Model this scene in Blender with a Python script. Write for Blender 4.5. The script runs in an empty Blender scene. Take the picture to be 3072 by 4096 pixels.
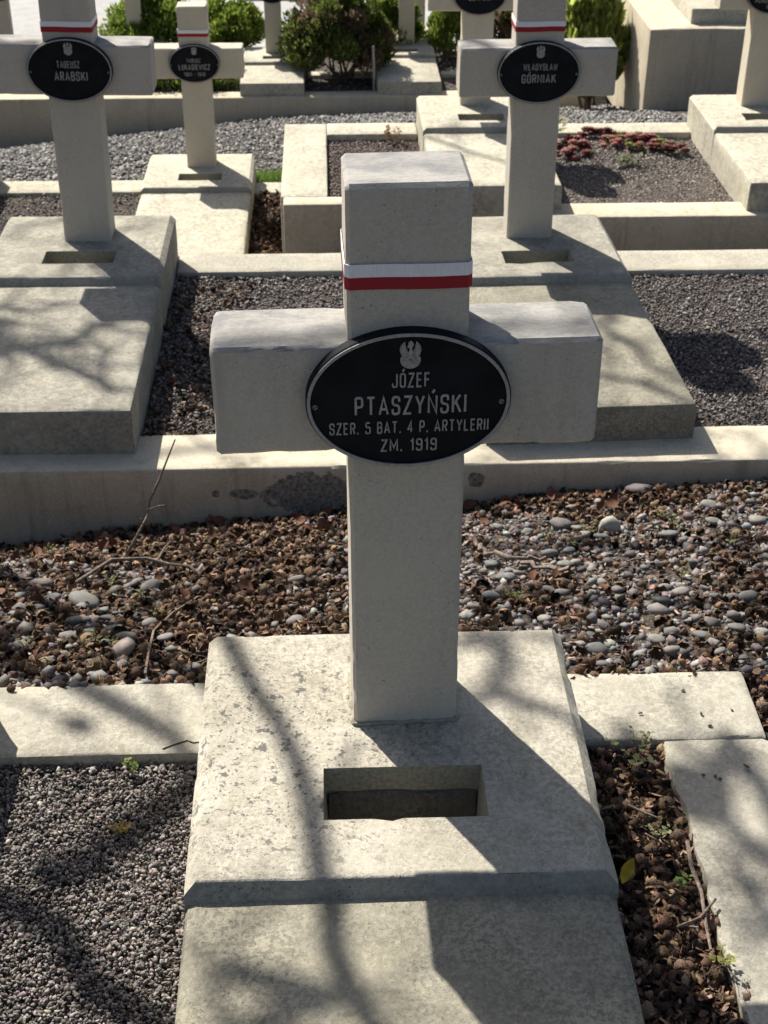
import bpy, bmesh, math, random
import numpy as np
from mathutils import Vector, Matrix, noise
random.seed(7); RNG = np.random.default_rng(11)
SC = bpy.context.scene
COL = SC.collection
rad = math.radians

# ------------------------------------------------------------------ camera, sky, sun, exposure
cam_d = bpy.data.cameras.new('camera'); cam = bpy.data.objects.new('camera', cam_d); COL.objects.link(cam)
cam.location = (-0.12185, -1.89701, 1.67040)
cam.rotation_euler = (rad(57.1159), rad(-0.2762), rad(-2.3142))
cam_d.sensor_fit = 'VERTICAL'; cam_d.sensor_height = 36.0; cam_d.sensor_width = 27.0
cam_d.lens = 5680.0 / 4096.0 * 36.0
cam_d.clip_start = 0.05; cam_d.clip_end = 2000
cam_d.dof.use_dof = True; cam_d.dof.focus_distance = 2.15; cam_d.dof.aperture_fstop = 15.0
SC.camera = cam
SUN = Vector((0.527, -0.857, -1.0)).normalized()          # direction the light travels
ELEV = math.asin(-SUN.z); AZ = math.atan2(-SUN.x, -SUN.y)
world = bpy.data.worlds.new('World'); SC.world = world; world.use_nodes = True
wn = world.node_tree
sky = wn.nodes.new('ShaderNodeTexSky'); sky.sky_type = 'NISHITA'; sky.sun_disc = False
sky.sun_elevation = ELEV; sky.sun_rotation = AZ % (2*math.pi)
sky.air_density = 1.0; sky.dust_density = 3.0; sky.ozone_density = 1.0
wn.links.new(sky.outputs[0], wn.nodes['Background'].inputs[0])
wn.nodes['Background'].inputs[1].default_value = 0.056
sun_d = bpy.data.lights.new('sun', 'SUN'); sun = bpy.data.objects.new('sun', sun_d); COL.objects.link(sun)
sun_d.energy = 5.0; sun_d.angle = rad(0.53); sun_d.color = (1.0, 0.94, 0.84)
sun.rotation_euler = SUN.to_track_quat('-Z', 'Y').to_euler(); sun.location = (-4, 7, 9)
SC.view_settings.view_transform = 'Standard'; SC.view_settings.look = 'None'
SC.view_settings.exposure = 0.90; SC.view_settings.gamma = 1.0
SC.view_settings.use_curve_mapping = False

# ------------------------------------------------------------------ material helpers
class NT:
    def __init__(s, name, rough=0.9, spec=0.25):
        s.m = bpy.data.materials.new(name); s.m.use_nodes = True
        s.t = s.m.node_tree; s.b = s.t.nodes['Principled BSDF']
        s.b.inputs['Roughness'].default_value = rough
        s.b.inputs['Specular IOR Level'].default_value = spec
    def n(s, typ, **kw):
        nd = s.t.nodes.new('ShaderNode' + typ)
        for k, v in kw.items():
            if hasattr(nd, k): setattr(nd, k, v)
        return nd
    def l(s, a, b): s.t.links.new(a, b)
    def pos(s):
        g = s.n('NewGeometry'); return g.outputs['Position']
    def scaled(s, vec, sc, off=(0, 0, 0)):
        mp = s.n('Mapping'); mp.inputs['Scale'].default_value = sc; mp.inputs['Location'].default_value = off
        s.l(vec, mp.inputs['Vector']); return mp.outputs[0]
    def noise(s, vec, scale, detail=4, rough=0.55, dist=0.0):
        nd = s.n('TexNoise'); nd.inputs['Scale'].default_value = scale; nd.inputs['Detail'].default_value = detail
        nd.inputs['Roughness'].default_value = rough; nd.inputs['Distortion'].default_value = dist
        s.l(vec, nd.inputs['Vector']); return nd.outputs['Fac']
    def ramp(s, fac, a, b, inv=False):
        nd = s.n('MapRange'); nd.inputs['From Min'].default_value = a; nd.inputs['From Max'].default_value = b
        nd.inputs['To Min'].default_value = 1.0 if inv else 0.0; nd.inputs['To Max'].default_value = 0.0 if inv else 1.0
        nd.interpolation_type = 'SMOOTHSTEP'; s.l(fac, nd.inputs['Value']); return nd.outputs[0]
    def math(s, op, a, b=None):
        nd = s.n('Math'); nd.operation = op
        for i, x in enumerate((a, b)):
            if x is None: continue
            if isinstance(x, (int, float)): nd.inputs[i].default_value = x
            else: s.l(x, nd.inputs[i])
        return nd.outputs[0]
    def mix(s, fac, a, b, mode='MIX'):
        nd = s.n('Mix'); nd.data_type = 'RGBA'; nd.blend_type = mode
        for sock, x in ((nd.inputs[0], fac), (nd.inputs[6], a), (nd.inputs[7], b)):
            if isinstance(x, (int, float)): sock.default_value = x
            elif isinstance(x, tuple): sock.default_value = (*x, 1.0) if len(x) == 3 else x
            else: s.l(x, sock)
        return nd.outputs[2]
    def bump(s, h, strength=0.3, dist=0.002, prev=None):
        nd = s.n('Bump'); nd.inputs['Strength'].default_value = strength; nd.inputs['Distance'].default_value = dist
        s.l(h, nd.inputs['Height'])
        if prev is not None: s.l(prev, nd.inputs['Normal'])
        return nd.outputs[0]
    def color(s, c):
        if isinstance(c, tuple): s.b.inputs['Base Color'].default_value = (*c, 1.0)
        else: s.l(c, s.b.inputs['Base Color'])
    def normal(s, nrm): s.l(nrm, s.b.inputs['Normal'])

def upmask(t):
    g = t.n('NewGeometry'); sp = t.n('SeparateXYZ'); t.l(g.outputs['True Normal'], sp.inputs[0])
    return t.ramp(sp.outputs['Z'], 0.3, 0.8)

def concrete(name, base, dark, lichen=0.0, mottle=0.4, streak=0.0, warm=(0.36, 0.31, 0.20), warm_amt=0.25, bumps=1.0,
             lichen_at=None, patches=None, soot=0.0, ms=115, cloud=0.0):
    t = NT(name, 0.92, 0.2); P = t.pos()
    big = t.noise(P, 2.3, 5, 0.6, 0.3); mid = t.noise(P, 14, 6, 0.65); fine = t.noise(P, ms, 6, 0.7, 0.4)
    grit = t.noise(P, 420, 3, 0.6)
    c = t.mix(t.math('MULTIPLY', t.ramp(big, 0.35, 0.7), 0.55), base, dark)
    c = t.mix(t.math('MULTIPLY', t.ramp(mid, 0.48, 0.72), warm_amt), c, warm)
    worm = t.ramp(fine, 0.43, 0.58)
    wmask = t.ramp(t.noise(P, 4.5, 5, 0.65), 0.30, 0.62)
    wmask = t.math('ADD', t.math('MULTIPLY', wmask, 0.75), 0.25)
    c = t.mix(t.math('MULTIPLY', t.math('MULTIPLY', worm, wmask), mottle), c, tuple(x*0.48 for x in dark))
    if cloud > 0:
        cl = t.ramp(t.noise(P, 7.5, 9, 0.72, 0.25), 0.40, 0.66); cl2 = t.ramp(t.noise(P, 28, 7, 0.7, 0.3), 0.46, 0.68)
        c = t.mix(t.math('MULTIPLY', cl, cloud), c, tuple(x*0.62 for x in dark))
        c = t.mix(t.math('MULTIPLY', cl2, cloud*0.6), c, tuple(x*0.55 for x in dark))
        c = t.mix(t.math('MULTIPLY', t.ramp(t.noise(P, 75, 3, 0.6), 0.64, 0.72), 0.5), c, tuple(min(0.9, x*1.2) for x in base))
    pale = t.ramp(t.noise(P, 190, 5, 0.7, 0.5), 0.54, 0.66)
    c = t.mix(t.math('MULTIPLY', pale, 0.45), c, tuple(min(0.9, x*1.22) for x in base))
    c = t.mix(t.math('MULTIPLY', t.ramp(grit, 0.50, 0.72), 0.30), c, tuple(x*0.62 for x in dark))
    if streak > 0:
        sv = t.scaled(P, (9, 9, 0.7)); st = t.ramp(t.noise(sv, 1.0, 5, 0.65), 0.52, 0.72)
        sw = t.scaled(P, (26, 26, 1.6)); st2 = t.ramp(t.noise(sw, 1.0, 4, 0.6), 0.55, 0.75)
        c = t.mix(t.math('MULTIPLY', st, streak), c, (0.12, 0.095, 0.06))
        c = t.mix(t.math('MULTIPLY', st2, streak*0.55), c, (0.13, 0.11, 0.08))
    if soot > 0:      # grey weathering streaks on tops
        so = t.ramp(t.noise(t.scaled(P, (9, 16, 16)), 1.0, 5, 0.6, 0.3), 0.40, 0.70)
        sf = t.ramp(t.noise(t.scaled(P, (70, 150, 70)), 1.0, 6, 0.7, 0.5), 0.45, 0.62)
        um = upmask(t)
        c = t.mix(t.math('MULTIPLY', um, soot*0.70), c, (0.25, 0.257, 0.265))
        c = t.mix(t.math('MULTIPLY', t.math('MULTIPLY', so, um), soot*0.75), c, (0.11, 0.118, 0.135))
        c = t.mix(t.math('MULTIPLY', t.math('MULTIPLY', sf, um), soot*0.35), c, (0.12, 0.122, 0.125))
    if lichen > 0:
        a = t.noise(P, 46, 3, 0.6, 0.15); a2 = t.noise(P, 150, 3, 0.6, 0.2); b = t.noise(P, 6.5, 3, 0.5)
        spots = t.math('MAXIMUM', t.ramp(a, 0.585, 0.65), t.math('MULTIPLY', t.ramp(a2, 0.54, 0.62), t.ramp(a, 0.42, 0.54)))
        zone = t.ramp(b, 0.42, 0.60)
        if lichen_at:
            sub = t.n('VectorMath'); sub.operation = 'DISTANCE'; t.l(P, sub.inputs[0]); sub.inputs[1].default_value = lichen_at[0]
            near = t.ramp(sub.outputs['Value'], lichen_at[1]*0.35, lichen_at[1], inv=True)
            zone = t.math('MAXIMUM', t.math('MULTIPLY', zone, 0.35), near)
        f = t.math('MULTIPLY', t.math('MULTIPLY', spots, zone), upmask(t))
        c = t.mix(t.math('MULTIPLY', f, lichen), c, (0.10, 0.10, 0.092))
    hgt = t.math('ADD', t.math('MULTIPLY', fine, 0.7), t.math('MULTIPLY', grit, 0.5))
    if patches:
        pm = None
        for (px, pz, rx, rz) in patches:      # spalled render: world x-z ellipses with ragged rims
            sp = t.n('SeparateXYZ'); t.l(P, sp.inputs[0])
            dx = t.math('DIVIDE', t.math('SUBTRACT', sp.outputs['X'], px), rx)
            dz = t.math('DIVIDE', t.math('SUBTRACT', sp.outputs['Z'], pz), rz)
            r2 = t.math('ADD', t.math('MULTIPLY', dx, dx), t.math('MULTIPLY', dz, dz))
            r2 = t.math('ADD', r2, t.math('MULTIPLY', t.math('SUBTRACT', t.noise(P, 24, 5, 0.65), 0.5), 2.6))
            f = t.ramp(r2, 0.85, 1.0, inv=True)
            pm = f if pm is None else t.math('MAXIMUM', pm, f)
        pc = t.mix(t.ramp(t.noise(P, 70, 6, 0.75), 0.36, 0.62), (0.095, 0.092, 0.084), (0.31, 0.30, 0.27))
        rim = t.math('MULTIPLY', pm, t.math('SUBTRACT', 1.0, pm)); pc = t.mix(t.math('MULTIPLY', rim, 3.0), pc, (0.05, 0.047, 0.04))
        c = t.mix(pm, c, pc)
        hgt = t.math('SUBTRACT', hgt, t.math('MULTIPLY', pm, 1.6))
        hgt = t.math('ADD', hgt, t.math('MULTIPLY', t.math('MULTIPLY', pm, t.noise(P, 130, 5, 0.7)), 2.2))
    pore = t.math('MULTIPLY', t.ramp(t.noise(P, 210, 1, 0.4), 0.70, 0.76), t.ramp(t.noise(P, 9, 3, 0.5), 0.42, 0.58))
    c = t.mix(t.math('MULTIPLY', pore, 0.5), c, (0.09, 0.065, 0.058)); hgt = t.math('SUBTRACT', hgt, t.math('MULTIPLY', pore, 0.8))
    t.color(c)
    t.normal(t.bump(hgt, 0.6*bumps, 0.003))
    return t.m

def simple(name, col, rough=0.8, var=0.25, scale=30, spec=0.25, bump=0.0, metal=0.0):
    t = NT(name, rough, spec); t.b.inputs['Metallic'].default_value = metal
    P = t.pos(); nz = t.noise(P, scale, 5, 0.6)
    t.color(t.mix(t.ramp(nz, 0.3, 0.7), tuple(x*(1-var) for x in col), tuple(min(1, x*(1+var)) for x in col)))
    if bump: t.normal(t.bump(nz, bump, 0.003))
    return t.m

def attr_mat(name, rough=0.85, spec=0.25, scale=220, var=0.35, bump=0.35, trans=0.0):
    t = NT(name, rough, spec); at = t.n('Attribute'); at.attribute_name = 'col'
    P = t.pos(); nz = t.noise(P, scale, 4, 0.65)
    c = t.mix(t.ramp(nz, 0.25, 0.75), at.outputs['Color'], at.outputs['Color'])
    dk = t.mix(1.0, at.outputs['Color'], (1-var, 1-var, 1-var), 'MULTIPLY')
    c = t.mix(t.ramp(nz, 0.3, 0.7), dk, at.outputs['Color'])
    t.color(c)
    if bump: t.normal(t.bump(nz, bump, 0.0015))
    if trans > 0:
        out = t.t.nodes['Material Output']; tl = t.n('BsdfTranslucent'); mx = t.n('MixShader')
        t.l(c, tl.inputs['Color']); mx.inputs[0].default_value = trans
        t.l(t.b.outputs[0], mx.inputs[1]); t.l(tl.outputs[0], mx.inputs[2]); t.l(mx.outputs[0], out.inputs['Surface'])
    return t.m

CREAM = (0.50, 0.475, 0.415); GREYC = (0.37, 0.355, 0.315)
M = {}
M['cross'] = concrete('cross_concrete', (0.50, 0.465, 0.40), (0.43, 0.40, 0.34), mottle=0.22, warm_amt=0.12, bumps=0.7, soot=0.8, streak=0.13)
M['head'] = concrete('head_block_concrete', (0.49, 0.46, 0.39), (0.36, 0.335, 0.265), lichen=0.9, mottle=0.55, warm_amt=0.30, ms=100, cloud=0.40,
                     lichen_at=((-0.24, -0.05, 0.0), 0.45))
M['slot'] = concrete('slot_shade_cement', (0.36, 0.335, 0.26), (0.26, 0.245, 0.19), mottle=0.5, bumps=1.5, streak=0.3)  # darker than the head block: shade inside the slot put into the colour
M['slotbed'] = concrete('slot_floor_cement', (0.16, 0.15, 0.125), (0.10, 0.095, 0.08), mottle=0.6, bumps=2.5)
M['step'] = concrete('step_face_rough_cement', (0.40, 0.385, 0.33), (0.30, 0.29, 0.255), mottle=0.5, bumps=2.6, cloud=0.4)
M['cover'] = concrete('cover_slab_concrete', (0.345, 0.325, 0.255), (0.215, 0.205, 0.165), lichen=0.2, mottle=0.66, warm_amt=0.30, ms=105, cloud=0.5)
M['slab_grey'] = concrete('weathered_slab_concrete', (0.40, 0.38, 0.315), (0.24, 0.232, 0.20), lichen=0.4, mottle=0.5, warm_amt=0.35, ms=70, cloud=0.6)
M['slab_pale'] = concrete('pale_slab_concrete', (0.52, 0.495, 0.41), (0.42, 0.39, 0.30), mottle=0.62, warm_amt=0.45, ms=42, cloud=0.3)
M['kerb'] = concrete('kerb_concrete', (0.47, 0.445, 0.37), (0.36, 0.34, 0.285), lichen=0.25, mottle=0.52, warm_amt=0.28, ms=100, cloud=0.4)
M['wall'] = concrete('terrace_wall_concrete', (0.57, 0.52, 0.41), (0.46, 0.42, 0.33), mottle=0.28, warm_amt=0.28, streak=0.42, cloud=0.15,
                     patches=[(-0.19, -0.735, 0.155, 0.075), (-0.40, -0.735, 0.045, 0.02), (-0.49, -0.735, 0.014, 0.013),
                              (0.34, -0.70, 0.03, 0.03)])
M['wall_far'] = concrete('far_wall_concrete', (0.56, 0.50, 0.38), (0.46, 0.41, 0.31), mottle=0.30, warm_amt=0.25, streak=0.38, ms=50)
M['cross_far'] = concrete('brightened_yellowish_concrete', (0.56, 0.51, 0.41), (0.48, 0.44, 0.35), mottle=0.18, warm_amt=0.12, bumps=0.6, soot=0.25, streak=0.08)  # yellower far crosses; the brighter light far off is also put into this colour
M['plaque'] = simple('plaque_black_enamel', (0.006, 0.0075, 0.0105), 0.6, 0.4, 18, 0.12, 0.04)
M['alu'] = simple('plaque_raised_aluminium', (0.30, 0.295, 0.29), 0.6, 0.18, 160, 0.4, 0.15, 0.25)
M['screw'] = simple('screw_steel', (0.20, 0.19, 0.165), 0.5, 0.3, 300, 0.4, 0.0, 0.7)
def ribbon_mat(name, col):
    t = NT(name, 0.55, 0.35); P = t.pos()
    w = t.noise(t.scaled(P, (900, 900, 60)), 1.0, 2)
    t.color(t.mix(t.ramp(w, 0.3, 0.7), tuple(x*0.86 for x in col), col)); t.normal(t.bump(w, 0.15, 0.0006)); return t.m
M['white'] = ribbon_mat('ribbon_white', (0.80, 0.80, 0.83)); M['red'] = ribbon_mat('ribbon_red', (0.30, 0.008, 0.018))
M['gravel'] = attr_mat('gravel_stone', 0.8, 0.3)
M['pebble'] = attr_mat('pebble_stone', 0.75, 0.3, 90, 0.25, 0.25)
M['litter'] = attr_mat('leaf_litter', 0.9, 0.15, 300, 0.45, 0.4)
M['leafy'] = attr_mat('foliage', 0.6, 0.25, 60, 0.25, 0.0, 0.45)
M['bark'] = simple('grey_brown_bark', (0.14, 0.11, 0.085), 0.9, 0.4, 60, 0.15, 0.6)
M['twig'] = simple('dry_twig_bark', (0.17, 0.135, 0.11), 0.85, 0.45, 120, 0.2, 0.5)
M['deadleaf'] = simple('dead_beech_leaf', (0.115, 0.05, 0.03), 0.75, 0.35, 60, 0.25, 0.2)
M['paleleaf'] = simple('yellow_leaf', (0.50, 0.34, 0.03), 0.7, 0.2, 60, 0.25, 0.1)
M['rod'] = simple('galvanised_rod', (0.35, 0.35, 0.35), 0.45, 0.2, 50, 0.5, 0.0, 0.6)
M['pave'] = simple('pale_pavement', (0.33, 0.33, 0.325), 0.9, 0.10, 6, 0.2, 0.1)
M['redbed'] = simple('dark_red_soil_bed', (0.12, 0.035, 0.035), 0.95, 0.4, 20)
def soil_mat():
    t = NT('soil', 0.95, 0.12); P = t.pos()
    a = t.noise(P, 90, 6, 0.7); b = t.noise(P, 3, 4, 0.6)
    c = t.mix(t.ramp(a, 0.35, 0.68), (0.03, 0.026, 0.024), (0.17, 0.148, 0.132))
    c = t.mix(t.math('MULTIPLY', t.ramp(b, 0.4, 0.65), 0.5), c, (0.07, 0.052, 0.04))
    t.color(c); t.normal(t.bump(a, 1.0, 0.012)); return t.m
M['soil'] = soil_mat()

# ------------------------------------------------------------------ object helpers
def tag(o, label=None, cat=None, group=None, kind=None):
    if label: o['label'] = label
    if cat:
        o['category'] = cat
        if not kind: o['kind'] = 'thing'
    if group: o['group'] = group
    if kind: o['kind'] = kind
    return o
def empty(name, loc=(0, 0, 0), rz=0.0):
    o = bpy.data.objects.new(name, None); COL.objects.link(o); o.location = loc; o.rotation_euler = (0, 0, rz)
    o.empty_display_size = 0.05; return o
def link(name, me, mat, parent=None):
    o = bpy.data.objects.new(name, me); COL.objects.link(o)
    if mat is not None and not me.materials: me.materials.append(mat)
    if parent is not None: o.parent = parent
    return o
def from_bm(name, bm, mat, parent=None, smooth=None):
    me = bpy.data.meshes.new(name); bm.normal_update(); bm.to_mesh(me); bm.free()
    if smooth is not None:
        me.polygons.foreach_set('use_smooth', [True]*len(me.polygons)); me.set_sharp_from_angle(angle=rad(smooth))
    return link(name, me, mat, parent)
def from_np(name, V, F, mat, parent=None, cols=None, smooth=False):
    """V (n,3) array, F list/array of triangles or quads of one size"""
    me = bpy.data.meshes.new(name); F = np.asarray(F, np.int32); k = F.shape[1]
    me.vertices.add(len(V)); me.vertices.foreach_set('co', np.asarray(V, np.float32).ravel())
    me.loops.add(F.size); me.loops.foreach_set('vertex_index', F.ravel())
    me.polygons.add(len(F)); me.polygons.foreach_set('loop_start', np.arange(0, F.size, k, dtype=np.int32))
    me.polygons.foreach_set('loop_total', np.full(len(F), k, np.int32))
    if smooth: me.polygons.foreach_set('use_smooth', np.ones(len(F), bool))
    me.update(calc_edges=True)
    if cols is not None:
        at = me.attributes.new('col', 'FLOAT_COLOR', 'POINT')
        at.data.foreach_set('color', np.concatenate([cols, np.ones((len(cols), 1))], 1).astype(np.float32).ravel())
    return link(name, me, mat, parent)

def roughen(bm, step, amp, seed, chip=0.0):
    """cut the surface into a fine grid, then push the vertices about so faces and edges are not dead straight"""
    if step:
        for ax in range(3):
            cs = [v.co[ax] for v in bm.verts]; lo, hi = min(cs), max(cs)
            n = int((hi-lo)/step); no = Vector([1 if i == ax else 0 for i in range(3)])
            for i in range(1, n+1):
                c = lo + (hi-lo)*i/(n+1) + step*0.07*math.sin(i*2.3)
                bmesh.ops.bisect_plane(bm, geom=bm.verts[:]+bm.edges[:]+bm.faces[:], dist=1e-5, plane_co=no*c, plane_no=no)
    bm.normal_update()
    off = Vector((seed*3.1, seed*1.7, seed*2.3))
    for v in bm.verts:
        p = v.co + off
        h = noise.noise(p*5)*1.0 + noise.noise(p*21)*0.45 + noise.noise(p*70)*0.25
        d = v.normal*(amp*h)
        if chip:
            ns = [f.normal for f in v.link_faces]
            if len(ns) > 1 and min(ns[0].dot(k) for k in ns) < 0.9:
                q = noise.noise(p*17)+0.6*noise.noise(p*45)
                if q > 0.28: d -= v.normal*chip*min(1.0, (q-0.28)*2.4)
        v.co += d

def box_bm(x0, x1, y0, y1, z0, z1, bevel=0.0, seg=2, edges=None):
    bm = bmesh.new()
    vs = [bm.verts.new((x, y, z)) for x in (x0, x1) for y in (y0, y1) for z in (z0, z1)]
    for f in ((0, 1, 3, 2), (4, 6, 7, 5), (0, 4, 5, 1), (2, 3, 7, 6), (0, 2, 6, 4), (1, 5, 7, 3)):
        bm.faces.new([vs[i] for i in f])
    bmesh.ops.recalc_face_normals(bm, faces=bm.faces[:])
    if bevel:
        es = [e for e in bm.edges if (edges is None or edges(e))]
        bmesh.ops.bevel(bm, geom=es, offset=bevel, segments=seg, affect='EDGES', profile=0.5)
    return bm

def kerb(name, label, x0, x1, y0, y1, z0, z1, mat, step=0.05, amp=0.0015, chip=0.004, bevel=0.008, parent=None, rz=0.0, cat='kerb', group=None):
    cx, cy = (x0+x1)/2, (y0+y1)/2
    bm = box_bm(x0-cx, x1-cx, y0-cy, y1-cy, z0, z1, bevel, 2)
    roughen(bm, step, amp, cx*3+cy, chip)
    o = from_bm(name, bm, mat, parent, 35); o.location = (cx, cy, 0); o.rotation_euler = (0, 0, rz)
    if parent is None: tag(o, label, cat, group)
    return o

def tube_np(pts, radii, sides=6):
    pts = [Vector(p) for p in pts]; V = []; F = []
    up = Vector((0.31, 0.17, 0.93))
    for i, p in enumerate(pts):
        a = pts[max(0, i-1)]; b = pts[min(len(pts)-1, i+1)]; d = (b-a).normalized()
        u = d.cross(up);
        if u.length < 1e-4: u = d.cross(Vector((1, 0, 0)))
        u.normalize(); w = d.cross(u)
        for k in range(sides):
            an = 2*math.pi*k/sides; V.append(p + (u*math.cos(an)+w*math.sin(an))*radii[i])
    for i in range(len(pts)-1):
        for k in range(sides):
            a, b = i*sides+k, i*sides+(k+1) % sides; F.append((a, b, b+sides, a+sides))
    n = len(V); V.append(pts[0]); V.append(pts[-1]); m = (len(pts)-1)*sides
    for k in range(sides):
        F.append((n, (k+1) % sides, k, k)); F.append((n+1, m+k, m+(k+1) % sides, m+(k+1) % sides))
    return V, F
def tubes(name, paths, mat, parent=None, sides=6):
    bm = bmesh.new()
    for pts, rr in paths:
        V, F = tube_np(pts, rr, sides); vs = [bm.verts.new(v) for v in V]
        for f in F:
            g = list(dict.fromkeys(f))
            try: bm.faces.new([vs[i] for i in g])
            except ValueError: pass
    bmesh.ops.recalc_face_normals(bm, faces=bm.faces[:])
    return from_bm(name, bm, mat, parent, 60)
def wiggle(a, b, n, amp, seed):
    a, b = Vector(a), Vector(b); out = []
    for i in range(n+1):
        t = i/n; p = a.lerp(b, t); e = math.sin(math.pi*t)**0.6 if 0 < t < 1 else 0
        out.append(p + Vector((noise.noise(Vector((seed, t*3, 0))), noise.noise(Vector((seed, t*3, 5))), noise.noise(Vector((seed, t*3, 9)))))*amp*2*e)
    return out

# ------------------------------------------------------------------ ground sheet
def smooth01(t): t = np.clip(t, 0, 1); return t*t*(3-2*t)
def wall_bottom(x): return np.interp(x, [-1.2, -.09, .3, 1.28], [-.923, -.818, -.798, -.718])
def litter_z(x, y):
    t = np.clip((y-.325)/1.615, 0, 1); z = -.178 + (wall_bottom(x)+.178)*t
    return z + .012*np.sin(x*7.1+y*3.3)*np.sin(y*6.2-x*2.1) * np.minimum(1, 4*t)
def ground_z(x, y):
    x = np.asarray(x, float); y = np.asarray(y, float)
    z = np.full(np.broadcast(x, y).shape, -.195); x = x + 0*z; y = y + 0*z
    def put(m, v): z[m] = (v + 0*z)[m]
    put(y > .325, litter_z(x, y) - .004)
    put(y > 1.95, -.670)
    put(y > 3.665, -.70 - .50*(y-3.665))
    right = x > -.30
    put(y > 5.19, -1.57); put((y > 5.36) & right, -1.09); put((y > 5.19) & (x > .45), -1.09)
    wr = smooth01((x+.5)/1.0)
    zs = -1.575*(1-wr) - 1.115*wr; ze = np.interp(x, [-3.6, -.6, 2.6, 3.2], [-3.30, -2.98, -2.90, -2.86]); y0 = 7.08*(1-wr)+6.63*wr
    pz = zs + (ze-zs)*np.clip((y-y0)/(13.0-y0), 0, 1)
    put((y > 7.08) & (x < -.30), pz); put((y > 6.63) & (x >= -.30), pz)
    put(y > 13.02, -2.80); put(y > 14.9, -2.95); put(y > 24, -3.05)
    return z
gx = np.concatenate([[-400, -150, -60, -25, -12, -7], np.linspace(-5, -.36, 94), [-.302, -.298], np.linspace(-.24, .44, 16), [.448, .452], np.linspace(.5, 5, 92), [7, 12, 25, 60, 150, 400]])
gy = np.concatenate([[-400, -150, -50, -20, -8], np.linspace(-4, .30, 30), [.32, .33], np.linspace(.38, 1.90, 31), [1.945, 1.955], np.linspace(2.1, 3.6, 12),
                     [3.66, 3.67], np.linspace(3.75, 5.1, 14), [5.185, 5.195, 5.28, 5.355, 5.365], np.linspace(5.42, 6.6, 18), [6.625, 6.635], np.linspace(6.7, 7.05, 6), [7.075, 7.085],
                     np.linspace(7.2, 12.9, 60), [13.015, 13.025], np.linspace(13.2, 14.8, 10), [14.895, 14.905], [17, 20, 23.99, 24.01, 40, 90, 200, 500]])
GX, GY = np.meshgrid(gx, gy); GZ = ground_z(GX, GY)
GZ = GZ + .004*np.sin(GX*31+GY*17)*np.sin(GY*29)
nx, ny = len(gx), len(gy); I = np.arange(nx*ny).reshape(ny, nx)
quads = np.stack([I[:-1, :-1].ravel(), I[:-1, 1:].ravel(), I[1:, 1:].ravel(), I[1:, :-1].ravel()], 1)
g = from_np('ground', np.stack([GX.ravel(), GY.ravel(), GZ.ravel()], 1), quads, M['soil'], smooth=False)
tag(g, kind='structure')
# pale paved walk beyond the far row
bm = box_bm(-30, 30, 14.93, 21.2, -3.2, -2.93, 0.01, 1)
tag(from_bm('pavement', bm, M['pave']), kind='structure')
bm = box_bm(-30, 30, 21.25, 24.0, -3.2, -2.86, 0.01, 1)
tag(from_bm('path_border', bm, M['redbed']), kind='structure')

# ------------------------------------------------------------------ kerbs and terrace walls
kerb('concrete_kerb', 'pale kerb strip between the nearest grave and the left edge, crack at its right end', -1.05, -.352, .116, .326, -.42, -.165, M['kerb'], .03)
kerb('concrete_kerb', 'short pale kerb strip right of the nearest grave, a crack along its front', .30, .705, .122, .326, -.42, -.165, M['kerb'], .03, rz=rad(-.6))
kerb('concrete_kerb', 'long kerb running towards the viewer at lower right with ragged mossy inner edge', .500, .72, -1.5, .1205, -.42, -.1660, M['kerb'], .03, .0025, .012, bevel=.004)
RK = bpy.data.objects['concrete_kerb.002'] if 'concrete_kerb.002' in bpy.data.objects else None
for v in RK.data.vertices:
    w = smooth01((-.055-v.co.x)/.055) if v.co.x < 0 else 0.0; yy = v.co.y
    v.co.x += float(w)*(.011*noise.noise(Vector((yy*9, 0, 1)))+.009*noise.noise(Vector((yy*31, v.co.z*25, 4)))+.016*max(0, noise.noise(Vector((yy*5, 0, 8)))))
kerb('terrace_wall', 'low rendered wall behind the nearest cross with a spalled grey patch', -3.0, 3.0, 1.942, 2.165, -1.35, -.640, M['wall'], .05, .002, .007, cat='wall')
kerb('concrete_kerb', 'kerb strip between the two second-row graves, behind dark gravel', -.735, .36, 3.485, 3.675, -1.0, -.640, M['kerb'], .06)
kerb('concrete_kerb', 'kerb strip at the right edge behind the second-row gravel plot', 1.005, 3.2, 3.452, 3.665, -1.0, -.640, M['kerb'], .06)
for a, b, c in (([(-.43, .139), (-.405, .150), (-.393, .143), (-.36, .149), (-.345, .146)], -.1645, 'concrete_kerb'), ([(-.45, .128), (-.43, .139)], -.1645, 'concrete_kerb')):
    ko = bpy.data.objects['concrete_kerb']; cr = tubes('crack', [([(x-ko.location.x, y-ko.location.y, b) for x, y in a], [.0014]*len(a))], M['soil'], ko, 5)
# third row
fr = empty('kerb_frame', (-.36, 5.31, -1.6)); tag(fr, 'L-shaped pale kerb frame round a gravel plot left of the nearest cross top', 'kerb')
for nm, a in (('side_strip', (-.368, -.115, 5.425, 6.67)), ('back_strip', (-.112, .43, 6.465, 6.685)), ('front_strip', (-.352, .47, 5.308, 5.4225))):
    o = kerb(nm, None, *a, -1.75, -1.045, M['slab_pale'] if nm != 'front_strip' else M['wall_far'], .08, .002, .004, parent=fr); o.location = o.location - Vector(fr.location)
kerb('concrete_kerb', 'front kerb below the bed of reddish plants at right', 1.0, 2.9, 5.085, 5.29, -1.8, -1.045, M['wall_far'], .08)
kerb('concrete_kerb', 'thin kerb strip behind the reddish plants, edging the gravel path', 1.12, 2.12, 6.455, 6.645, -1.5, -1.045, M['slab_pale'], .08)
kerb('concrete_kerb', 'kerb strip left of the small cross, in front of pale gravel path', -2.35, -1.27, 6.89, 7.11, -1.9, -1.545, M['slab_pale'], .08)
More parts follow.
